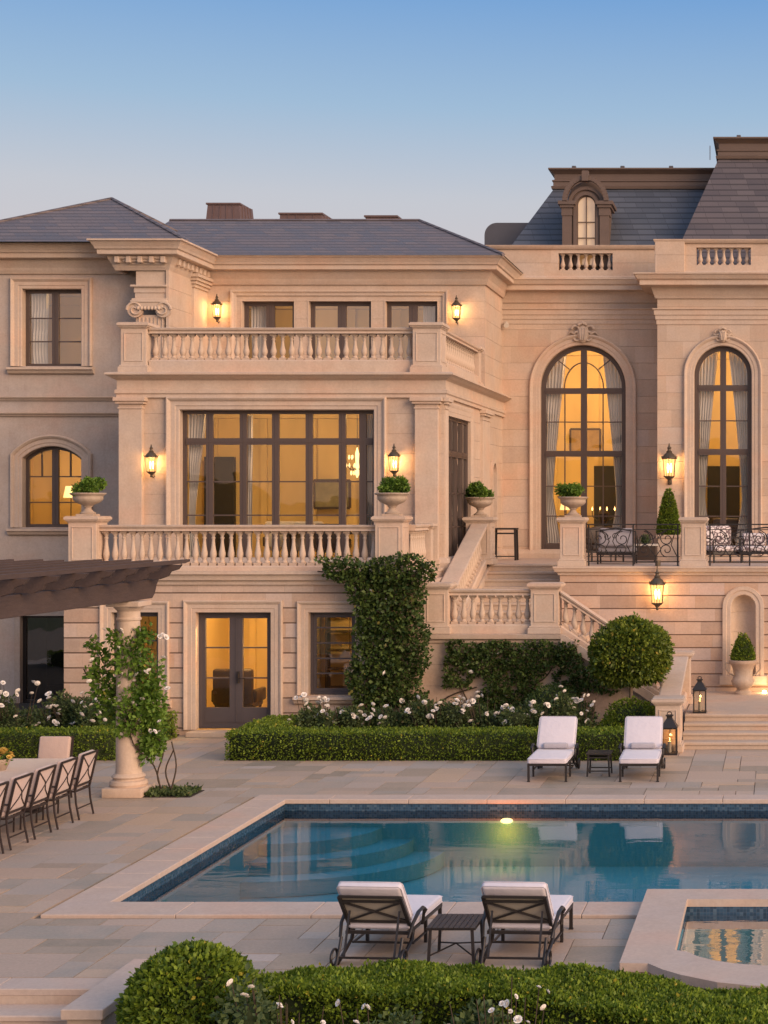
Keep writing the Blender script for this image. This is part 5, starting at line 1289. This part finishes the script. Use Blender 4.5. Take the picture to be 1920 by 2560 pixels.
for x, y, rz, lb in ((-2.49, 29.62, .02, 'far lounger in front of the stone pedestal, right of the small black table'), (-4.22, 19.30, PI-.07, 'near lounger seen from behind, left of the slatted table'), (-2.72, 19.30, PI-.055, 'near lounger seen from behind, right of the slatted table and left of the spa')):
    c = copy_tree(l0); c.location = (x, y, 0); c.rotation_euler = (0, 0, rz); c['label'] = lb; c.scale = (1, 1, 0.83 if y < 25 else .92)
def side_table(w_, d_, h, label, loc, slat=True, th=.03):
    t = thing('side_table', label, 'side table', loc, 0, 'dark metal side tables'); mb = MB()
    if slat:
        n = 9; 
        for k in range(n): mb.box(-w_/2+w_*k/n+.003, -w_/2+w_*(k+1)/n-.003, -d_/2, d_/2, h-.015, h)
        mb.box(-w_/2, w_/2, -d_/2+.01, d_/2-.01, h-.03, h-.016)
    else: mb.box(-w_/2, w_/2, -d_/2, d_/2, h-th*.85, h); mb.box(-w_/2+.04, w_/2-.04, -d_/2+.03, d_/2-.03, h-th*3, h-th*2.3)
    mb.build('table_top', M['iron'], t)
    for sx in (-1, 1):
        for sy in (-1, 1):
            l = MB(); l.bar((sx*(w_/2-.04), sy*(d_/2-.04), h-.03), (sx*(w_/2-.02), sy*(d_/2-.03), 0), th); l.build('leg', M['iron'], t)
    b = MB()
    if slat:
        b.tube([(-w_/2+.04, -d_/2+.04, .10), (0, 0, .16), (w_/2-.04, d_/2-.04, .10)], .009, 5); b.tube([(-w_/2+.04, d_/2-.04, .10), (0, 0, .16), (w_/2-.04, -d_/2+.04, .10)], .009, 5)
    else:
        b.bar((-w_/2+.03, -d_/2+.03, .10), (w_/2-.03, -d_/2+.03, .10), .02); b.bar((-w_/2+.03, d_/2-.03, .10), (w_/2-.03, d_/2-.03, .10), .02); b.bar((-w_/2+.03, -d_/2+.03, .10), (-w_/2+.03, d_/2-.03, .10), .02)
    b.build('stretcher', M['iron'], t)
side_table(.52, .62, .40, 'slatted dark metal side table between the two near loungers', (-3.47, 18.0, 0))
side_table(.44, .48, .42, 'small black metal side table between the two far loungers', (-3.27, 30.45, 0), False)
side_table(.62, .40, .85, 'tall narrow black table against the wall by the tall arched window', (-7.22, 44.2, ZT), False, .055)

def dining_chair():
    r = thing('dining_chair', 'chair', 'dining chair')        # seat faces -x, the back at +x
    W = .27
    for s in (-1, 1):
        l = MB(); l.tube([(.30, s*W, 0), (.25, s*W, .25), (.235, s*W, .45)], .017, 6); l.build('leg', M['irond'], r, smooth=60)
        l = MB(); l.tube([(-.26, s*W, 0), (-.25, s*W, .45)], .016, 6); l.build('leg', M['irond'], r)
        a = MB(); a.tube([(.285, s*W, .64), (.05, s*(W+.01), .65), (-.12, s*(W+.01), .64), (-.16, s*W, .45)], .014, 6); a.build('armrest', M['irond'], r, smooth=60)
    B = lambda u, t: (.235+.13*t, u, .45+.55*t)
    b = MB()
    for s in (-1, 1): b.bar(B(s*W, 0), B(s*W, 1), .03, .03)
    for t in (.12, 1): b.bar(B(-W, t), B(W, t), .028, .028)
    b.tube([B(-W, .14), B(-W*.1, .42), B(W*.3, .62), B(W, .98)], .011, 5); b.tube([B(W, .14), B(W*.35, .40), B(W*.12, .62), B(-W, .98)], .011, 5)
    b.build('back_frame', M['irond'], r)
    f = MB(); 
    for s in (-1, 1): f.bar((-.26, s*W, .44), (.24, s*W, .44), .028)
    f.bar((-.25, -W, .44), (-.25, W, .44), .028); f.bar((.235, -W, .44), (.235, W, .44), .028); f.bar((.262, -W, .17), (.262, W, .17), .018); f.bar((-.255, -W, .17), (-.255, W, .17), .018)
    f.build('seat_frame', M['irond'], r)
    c = MB(); c.rbox(-.27, .22, -W+.01, W-.01, .456, .54, .03, 3); c.build('seat_cushion', M['pink'], r, smooth=50)
    k = MB(); k.rbox(-.045, .045, -W+.015, W-.015, 0, .50, .03, 3); k.xf(Matrix.Translation((.205, 0, .53)) @ Matrix.Rotation(math.atan2(.13, .55), 4, 'Y')); k.build('back_cushion', M['pink'], r, smooth=50)
    return r
dg = 'dining chairs round the stone table'
c0 = dining_chair(); c0.location = (-11.15, 26.28, 0); c0['group'] = dg; c0['label'] = 'dining chair nearest the pergola column with a crossed metal back'
for k, lb in ((1, 'second dining chair from the pergola column'), (2, 'third dining chair from the pergola column'), (3, 'fourth dining chair from the pergola column'), (4, 'fifth dining chair cut by the left edge of the picture')):
    c = copy_tree(c0); c.location = (-11.15, 26.28-.77*k, 0); c['label'] = lb+', crossed metal back'
c = copy_tree(c0); c.location = (-12.1, 27.75, 0); c.rotation_euler = (0, 0, PI/2); c['label'] = 'dining chair at the head of the table in front of the hedge'
dt = thing('dining_table', 'long blush stone topped dining table beneath the pergola', 'dining table', (-12.1, 24.9, 0))
mb = MB(); mb.rbox(-.60, .60, -2.6, 2.5, .70, .75, .012, 2); mb.build('table_top', M['tablecloth'], dt, smooth=40)
for y in (-1.9, 1.8):
    mb = MB(); mb.box(-.36, .36, y-.07, y+.07, .0, .07); mb.box(-.30, .30, y-.05, y+.05, .07, .70); mb.build('leg', M['irond'], dt, bevel=.01)
mb = MB(); mb.bar((0, -1.9, .2), (0, 1.8, .2), .06); mb.build('stretcher', M['irond'], dt)
mb = MB(); mb.lathe([(.09, 0), (.10, .02), (.14, .10), (.17, .17), (.165, .18), (.12, .12), (.001, .10)], 0, 0, 0, 20); o = mb.build('flower_bowl', M['urn'], smooth=50); o.location = (-12.15, 26.15, .75); tag(o, 'small stone bowl on the dining table', 'bowl')
fr_ = thing('flower_arrangement', 'low yellow flower arrangement in the bowl on the dining table', 'flowers', (-12.15, 26.15, .90))
obj('foliage', blob_bush('foliage', '', '', [((0, 0, .04), (.17, .17, .10))], 1200, .04, 'urnleaf', core=.6), fr_)
YBm = bloom_mesh(.045, 77, 'yellow'); q = random.Random(2)
for k in range(34):
    a = q.uniform(0, 2*PI); e = q.uniform(.0, 1.3); b = obj('bloom', YBm, fr_, (.18*math.cos(a)*math.cos(e), .18*math.sin(a)*math.cos(e), .05+.12*math.sin(e))); b.rotation_euler = (q.uniform(-.6, .9), q.uniform(-.5, .5), q.uniform(0, 6))

# terrace furniture behind the railing
def terrace_sofa(loc, rz, w_, label, mat, back=.45):
    r = thing('terrace_sofa', label, 'outdoor sofa', loc, rz); f = MB()
    f.box(-w_/2, w_/2, -.36, .36, .22, .28)
    for s in (-1, 1):
        f.tube([(s*w_/2, -.34, .28), (s*w_/2, -.36, .58), (s*w_/2, .0, .62), (s*w_/2, .34, .60)], .02, 6)
    f.tube([(-w_/2, .36, .28), (-w_/2, .40, .80), (0, .42, .88), (w_/2, .40, .80), (w_/2, .36, .28)], .02, 6); f.build('frame', M['iron'], r)
    for sx in (-1, 1):
        for sy in (-1, 1): l = MB(); l.bar((sx*(w_/2-.03), sy*.33, 0), (sx*(w_/2-.03), sy*.33, .24), .04); l.build('leg', M['iron'], r)
    c = MB(); c.rbox(-w_/2+.03, w_/2-.03, -.36, .25, .28, .42, .05, 4); c.build('seat_cushion', mat, r, smooth=50)
    n = 2 if w_ > 1.1 else 1
    for k in range(n):
        x0 = -w_/2+.04+(w_-.08)/n*k; b = MB(); b.rbox(x0, x0+(w_-.08)/n-.01, .20, .36, .42, .42+back, .07, 4); b.build('back_cushion', mat, r, smooth=50)
    return r
terrace_sofa((-4.0, 41.3, ZT), PI, .95, 'dark metal terrace armchair with grey cushions turned away behind the iron railing', M['bol'])
terrace_sofa((-1.45, 42.2, ZT), 0.5, .85, 'terrace armchair with a black and white patterned cushion left of the other patterned seat', M['pattern'], .5)
terrace_sofa((-.35, 42.2, ZT), 0, 1.3, 'wide terrace sofa with patterned cushions at the right edge', M['pattern'], .32)
ct = thing('coffee_table', 'low dark terrace coffee table in the middle of the railing bay', 'coffee table', (-3.4, 42.4, ZT)); mb = MB(); mb.box(-.32, .32, -.3, .3, .42, .46); mb.build('table_top', M['pale'], ct)
mb = MB(); mb.box(-.28, .28, -.26, .26, .06, .42); mb.build('base', M['darkwood'], ct)
for sx in (-1, 1): mb = MB(); mb.box(sx*.25-.02, sx*.25+.02, -.25, .25, 0, .06); mb.build('foot', M['iron'], ct)
cn = obj('centre_plant', blob_bush('centre_plant', '', '', [((0, 0, .1), (.13, .13, .13))], 1500, .04, 'rosel')); cn.location = (-3.4, 42.4, ZT+.47); tag(cn, 'small dry plant on the terrace coffee table', 'potted plant')
terrace_sofa((-4.55, 43.4, ZT), .4, .9, 'dark metal terrace chair near the tall arched window', M['darkwood'])

# pedestals of the right terrace and the iron railings
for x, lb in ((-4.885, 'panelled limestone pedestal carrying the urn at the top of the steps'), (-2.03, 'panelled limestone pedestal between the two iron railings')):
    p = thing('pedestal', lb, 'pedestal', (x, 39.6, ZT), 0, 'railing pedestals'); pedestal(p, x-.27, x+.27, 39.33, 39.87, ZT, 4.62, (-x, -39.6, -ZT), name='shaft')
def spiral(cx, cz, r0, turns, a0, s=1, n=20): return [(cx+(r0*(1-.8*k/n))*math.cos(a0+s*turns*2*PI*k/n), 0, cz+(r0*(1-.8*k/n))*math.sin(a0+s*turns*2*PI*k/n)) for k in range(n+1)]
def railing(x0, x1, label):
    r = thing('iron_railing', label, 'railing', (x0, 39.6, ZT), 0, 'black wrought iron railings'); W = x1-x0; h = .98
    mb = MB(); mb.bar((0, 0, h), (W, 0, h), .045, .03); mb.build('handrail', M['iron'], r)
    mb = MB(); mb.bar((0, 0, h-.12), (W, 0, h-.12), .018); mb.bar((0, 0, .10), (W, 0, .10), .022); mb.bar((0, 0, .22), (W, 0, .22), .016); mb.build('rail', M['iron'], r)
    n = max(1, round(W/.95)); 
    for k in range(n+1):
        x = .05+(W-.1)*k/n; mb = MB(); mb.bar((x, 0, 0), (x, 0, h-.01), .036); mb.build('post', M['iron'], r)
    for k in range(n):
        a = .05+(W-.1)*k/n; b = .05+(W-.1)*(k+1)/n; c = (a+b)/2; w_ = (b-a)/2; mb = MB()
        for s in (-1, 1):
            mb.tube(spiral(c+s*w_*.52, .64, w_*.34, 1.3, PI/2 if s > 0 else PI/2, s), .013, 5); mb.tube(spiral(c+s*w_*.50, .38, w_*.32, 1.3, -PI/2, -s), .013, 5)
            mb.tube([(c, 0, .22), (c+s*w_*.25, 0, .40), (c+s*w_*.08, 0, .58), (c+s*w_*.2, 0, .76), (c+s*w_*.5, 0, .86)], .013, 5)
            mb.tube([(c+s*w_*.95, 0, .24), (c+s*w_*.7, 0, .5), (c+s*w_*.9, 0, .84)], .012, 5)
            mb.tube(spiral(c+s*w_*.18, .70, w_*.16, 1.1, 0, s), .011, 5)
        mb.tube([(c, 0, .10), (c, 0, .22)], .013, 5); mb.build('scroll_panel', M['iron'], r, smooth=60)
railing(-4.56, -2.36, 'black scrolled iron railing in front of the cone topiary'); railing(-1.70, 1.2, 'black scrolled iron railing at the right edge above the niche')

# ------------------------------------------------------------------ lanterns
def wall_lantern(loc, label, s=1.0, side=-1, power=24, hang=False):
    """centre of the glass cage at loc; the wall lies behind (+y)"""
    r = thing('wall_lantern', label, 'lantern', loc, 0, 'lit wall lanterns'); s *= 1.02; r.scale = (s, s, s); D = .20/s*1.1
    a = MB()
    if hang:
        a.tube([(0, 0, .34), (0, 0, .52)], .010, 6); a.tube([(0, 0, .50), (0, D*.5, .56), (0, D, .52)], .012, 6); a.lathe([(.05, .47), (.05, .57)], 0, D, 0, 10)
    else:
        a.tube([(0, D, -.28), (0, D*.6, -.34), (0, 0, -.30), (0, 0, -.24)], .014, 6); L0 = len(a.v); a.rbox(-.04, .04, D-.02, D+.01, -.36, -.16, .01, 1)
        a.tube([(0, D, -.20), (0, D*.7, -.24), (0, D*.4, -.30)], .010, 6)
    a.build('bracket', M['lantern'], r, smooth=50)
    c = MB(); n = 6; R0, R1 = .105, .135
    for k in range(n):
        t = 2*PI*(k+.5)/n; c.bar((R0*math.cos(t), R0*math.sin(t), -.20), (R1*math.cos(t), R1*math.sin(t), .14), .012)
        t2 = 2*PI*k/n; c.bar(((R0+.0)*.87*math.cos(t2), R0*.87*math.sin(t2), -.20), (R1*.87*math.cos(t2), R1*.87*math.sin(t2), .14), .007)
    c.lathe([(.02, -.33), (.03, -.30), (.02, -.28), (.06, -.245), (.105, -.21), (.115, -.195), (.09, -.19)], 0, 0, 0, 12)
    c.lathe([(.14, .13), (.155, .145), (.15, .16), (.10, .22), (.055, .26), (.06, .28), (.035, .30), (.03, .33), (.045, .35), (.02, .38), (.01, .44)], 0, 0, 0, 12)
    for k in range(6):
        t = 2*PI*(k+.5)/6; c.tube([(.145*math.cos(t), .145*math.sin(t), .155), (.165*math.cos(t), .165*math.sin(t), .185)], .010, 5)
    c.build('cage', M['lantern'], r, smooth=40)
    g = MB(); i = []
    for k in range(n):
        t = 2*PI*(k+.5)/n; t2 = 2*PI*(k+1.5)/n; q = .96
        g.poly([(R0*q*math.cos(t), R0*q*math.sin(t), -.2), (R0*q*math.cos(t2), R0*q*math.sin(t2), -.2), (R1*q*math.cos(t2), R1*q*math.sin(t2), .14), (R1*q*math.cos(t), R1*q*math.sin(t), .14)])
    g.build('glass', M['seedy'], r)
    b = MB()
    for k in range(3): t = 2*PI*k/3+.3; b.lathe([(.008, -.15), (.012, -.12), (.018, -.05), (.014, .0), (.002, .03)], .04*math.cos(t), .04*math.sin(t), .02, 8)
    b.build('candle_bulb', M['bulb'], r, smooth=60)
    point('lamp', (0, -.0, .02), power, (1, .55, .22), .09, r)
sg = NT('seedy_lit_glass'); tr_ = sg.n('BsdfTransparent'); tr_.inputs[0].default_value = (1, .93, .8, 1); em_ = sg.n('Emission'); em_.inputs[0].default_value = (1, .55, .20, 1); em_.inputs[1].default_value = 1.0
mx_ = sg.n('MixShader'); mx_.inputs[0].default_value = .42; sg.l(tr_.outputs[0], mx_.inputs[1]); sg.l(em_.outputs[0], mx_.inputs[2]); sg.l(mx_.outputs[0], sg.out.inputs[0]); M['seedy'] = sg.mat
def LAT(px, py, Y): return (round((px-1950)*Y/4200, 3), Y, round(4.8-(py-1275)*Y/4200, 3))
wall_lantern(LAT(378, 1158, YB-.2), 'wall lantern left of the wide first floor window', .95)
wall_lantern(LAT(985, 1156, YB-.2), 'wall lantern right of the wide first floor window above an urn', .95)
wall_lantern(LAT(542, 775, YU-.2), 'wall lantern on the upper storey beside the ionic pier', .92)
wall_lantern(LAT(1141, 778, YU-.2), 'wall lantern on the upper storey near the right corner of the block', .92)
wall_lantern(LAT(1673, 1165, YY-.24), 'large wall lantern beside the right arched window above the cone topiary', 1.35, power=38)
wall_lantern(LAT(1643, 1480, YR-.24), 'hanging wall lantern on the retaining wall above the standard tree', 1.25, power=36, hang=True)
def floor_lantern(loc, label, s=1.0):
    r = thing('floor_lantern', label, 'floor lantern', loc, 0, 'black floor lanterns'); r.scale = (s, s, s); f = MB(); w_ = .13
    f.box(-w_-.02, w_+.02, -w_-.02, w_+.02, .0, .04)
    for sx in (-1, 1):
        for sy in (-1, 1): f.bar((sx*w_, sy*w_, .04), (sx*w_, sy*w_, .50), .022)
    for s_ in (-1, 1): f.bar((-w_, s_*w_, .50), (w_, s_*w_, .50), .03); f.bar((s_*w_, -w_, .50), (s_*w_, w_, .50), .03); f.bar((0, s_*w_, .04), (0, s_*w_, .5), .008)
    f.build('cage', M['iron'], r)
    k = MB(); a = [k.pt(sx*(w_+.03), sy*(w_+.03), .515) for sx, sy in ((-1,-1),(1,-1),(1,1),(-1,1))]; b = [k.pt(sx*.05, sy*.05, .68) for sx, sy in ((-1,-1),(1,-1),(1,1),(-1,1))]
    for j in range(4): k.face((a[j], a[(j+1) % 4], b[(j+1) % 4], b[j]))
    k.face(a); k.box(-.05, .05, -.05, .05, .68, .72); k.box(-.07, .07, -.07, .07, .72, .74); k.tube([(.04*math.cos(t), 0, .765+.03*math.sin(t)) for t in [x*PI/6 for x in range(13)]], .010, 5, False); k.build('roof', M['iron'], r)
    g = MB()
    for s_ in (-1, 1): g.poly([(-w_, s_*w_*.93, .04), (w_, s_*w_*.93, .04), (w_, s_*w_*.93, .5), (-w_, s_*w_*.93, .5)]); g.poly([(s_*w_*.93, -w_, .04), (s_*w_*.93, w_, .04), (s_*w_*.93, w_, .5), (s_*w_*.93, -w_, .5)])
    g.build('glass', M['lglass'], r)
    c = MB(); c.lathe([(.035, .04), (.035, .24), (.03, .245)], 0, 0, 0, 12); c.build('candle', M['pale'], r)
    c = MB(); c.lathe([(.004, .25), (.013, .27), (.009, .29), (.001, .32)], 0, 0, 0, 8); c.build('flame', M['candle'], r); point('flame_light', (0, 0, .34), 1.6, (1, .5, .18), .03, r)
floor_lantern((-1.68, 35.15, .56), 'black floor lantern at the top of the garden steps', .95)
floor_lantern((-2.17, 33.0, 0), 'black floor lantern at ground level behind the right far lounger', 1.05)

# ------------------------------------------------------------------ things seen through the windows
ch = thing('chandelier', 'glowing chandelier hanging behind the right end of the wide window', 'chandelier', LAT(893, 1165, 40.6)); mb = MB()
for ringk, (rr, z, n) in enumerate(((.26, .0, 12), (.20, .2, 10), (.15, -.18, 8))):
    for k in range(n):
        t = 2*PI*k/n; mb.lathe([(.001, -.05), (.022, 0), (.012, .05), (.001, .07)], rr*math.cos(t), rr*math.sin(t), z, 6)
mb.lathe([(.02, -.28), (.06, -.1), (.04, .1), (.05, .3), (.01, .45)], 0, 0, 0, 8); mb.build('crystal', M['chand'], ch); mb = MB(); mb.tube([(0, 0, .4), (0, 0, 1.4)], .01, 5)
for k in range(8): t = 2*PI*k/8; mb.tube([(0, 0, -.05), (.15*math.cos(t), .15*math.sin(t), -.10), (.25*math.cos(t), .25*math.sin(t), 0)], .010, 5)
mb.build('arm', M['lantern'], ch)
def armchair(loc, rz, label, mat, s=1.0):
    r = thing('armchair', label, 'armchair', loc, rz); r.scale = (s, s, s)
    mb = MB(); mb.rbox(-.33, .33, -.30, .30, .30, .46, .05, 3); mb.build('seat', M[mat], r, smooth=50)
    mb = MB(); mb.rbox(-.34, .34, .24, .36, .36, .98, .05, 3); mb.build('backrest', M[mat], r, smooth=50)
    for s_ in (-1, 1): mb = MB(); mb.rbox(s_*.34-.045, s_*.34+.045, -.28, .28, .40, .62, .03, 2); mb.build('armrest', M['darkwood'], r, smooth=50)
    for sx in (-1, 1):
        for sy in (-1, 1): l = MB(); l.bar((sx*.28, sy*.26, 0), (sx*.28, sy*.26, .32), .04); l.build('leg', M['darkwood'], r)
armchair((-11.98, 37.2, .05), PI, 'brown armchair just inside the ground floor double door', 'darkwood', 1.3)
armchair((-10.55, 39.6, ZT+.02), PI, 'dark rounded armchair behind the wide first floor window', 'darkwood')
armchair((-1.5, 46.4, ZT+.02), PI, 'dark armchair behind the right arched window', 'darkwood', 1.1)
armchair((-11.0, 38.6, .05), -.6, 'pale rounded armchair deeper in the ground floor room', 'pale')
tb = thing('table_lamp', 'lit table lamp on a stand behind the right pane of the double door', 'table lamp', (-11.0, 38.2, 0.06)); mb = MB(); mb.lathe([(.18, 0), (.16, .04), (.02, .06), (.02, .75), (.2, .77), (.2, .8), (.03, .82), (.06, .95), (.03, 1.15)], 0, 0, 0, 16); mb.build('stand', M['pale'], tb)
mb = MB(); mb.lathe([(.19, 1.15), (.14, 1.45)], 0, 0, 0, 18); mb.build('lamp_shade', M['frost'], tb)
cb = thing('candelabrum', 'lit candelabrum and dark figure vase behind the tall arched window', 'candelabrum', (-5.0, 47.6, ZT+.02)); mb = MB(); mb.lathe([(.3, 0), (.3, .05), (.05, .08), (.05, .75), (.35, .78), (.35, .82), (.06, .85), (.12, 1.0), (.16, 1.2), (.05, 1.4)], 0, 0, 0, 14); mb.build('stand', M['darkwood'], cb)
mb = MB()
for k in range(4): t = 2*PI*k/4+.4; mb.lathe([(.004, 1.28), (.022, 1.32), (.002, 1.40)], .33*math.cos(t), .33*math.sin(t), 0, 8)
mb.build('flame', M['candle'], cb); mb = MB()
for k in range(4): t = 2*PI*k/4+.4; mb.tube([(0, 0, 1.0), (.2*math.cos(t), .2*math.sin(t), 1.02), (.33*math.cos(t), .33*math.sin(t), 1.12), (.33*math.cos(t), .33*math.sin(t), 1.28)], .014, 5)
mb.build('arm', M['lantern'], cb)
bs = thing('bookcase', 'dark shelves behind the small ground floor window', 'bookcase', (-9.5, 37.9, .06)); 
for k in range(6): mb = MB(); mb.box(-.7, .7, -.15, .15, .3+.42*k, .34+.42*k); mb.build('shelf', M['darkwood'], bs)
for s in (-1, 1): mb = MB(); mb.box(s*.7-.02, s*.7+.02, -.16, .16, 0, 2.7); mb.build('side_panel', M['darkwood'], bs)

def picture(x, y, z, w_, h, label, col):
    p = thing('picture', label, 'picture', (x, y, z), 0, 'framed pictures indoors'); mb = MB()
    for a in (-1, 1): mb.box(a*w_/2-.03, a*w_/2+.03, -.03, .01, -h/2, h/2); mb.box(-w_/2, w_/2, -.028, .01, a*h/2-.03, a*h/2+.03)
    mb.build('frame', M['darkwood'], p); mb = MB(); mb.box(-w_/2+.03, w_/2-.03, -.012, .0, -h/2+.03, h/2-.03); mb.build('canvas', simple('canvas_paint', col, .8, 0, .6, 3), p)
picture(-9.35, 42.38, 5.0, .55, .95, 'tall dark framed picture at the right end of the wide window', (.30, .22, .12))
picture(-11.3, 42.38, 5.2, .9, .7, 'landscape picture in the middle of the wide lit room', (.22, .20, .12))
picture(-5.9, 50.9, 6.9, .9, .7, 'picture high on the wall behind the tall arched window', (.32, .22, .10))
def added_floor_lamp(loc, label, h=1.45, power=6):  # lamps added indoors to give the rooms patches of local glow
    r = thing('added_floor_lamp', label, 'added floor lamp', loc, 0, 'added indoor lamps'); mb = MB(); mb.lathe([(.14, 0), (.13, .03), (.015, .05), (.012, h-.28)], 0, 0, 0, 12); mb.build('stand', M['darkwood'], r)
    mb = MB(); mb.lathe([(.19, h-.30), (.13, h)], 0, 0, 0, 16); mb.build('lamp_shade', M['frost'], r); point('bulb', (0, 0, h+.06), power, (1, .62, .26), .04, r)
added_floor_lamp((-9.75, 41.9, ZT+.02), 'added lit lamp glowing low at the right end of the wide window', 1.25, 14)
added_floor_lamp((-18.4, 43.6, 3.92), 'added lit lamp behind the left arched window', 1.5, 12)
added_floor_lamp((-6.3, 49.5, ZT+.02), 'added lit lamp left inside the tall arched window', 1.6, 18)
added_floor_lamp((-17.7, 43.8, 7.92), 'small added lit lamp inside the upper left window', 1.0, 4)
added_floor_lamp((-10.8, 39.2, .07), 'added lit lamp at the back of the ground floor room', 1.5, 8)
for k, x in enumerate((-11.3, -12.2)): armchair((x, 40.6+.4*k, ZT+.02), PI+.3*k, ('pale chair behind the middle panes of the wide window', 'pale chair beside the doorway of the wide window')[k], 'pale', 1.05)
tb2 = thing('console_table', 'long dark table behind the wide window', 'table', (-10.6, 40.2, ZT+.02)); mb = MB(); mb.rbox(-1.3, .9, -.4, .4, .72, .77, .01, 1); mb.build('table_top', M['darkwood'], tb2)
for sx in (-1.1, .7): mb = MB(); mb.box(sx-.05, sx+.05, -.3, .3, 0, .72); mb.build('leg', M['darkwood'], tb2)
# drapes standing between the panes of the wide room
for k, (ua, ub) in enumerate(((-12.45, -12.2),)):
    c_ = curtain(man, fy, ua, ub, ZT+.05, 7.0, .55+.1*k, -1); c_.location = OFF
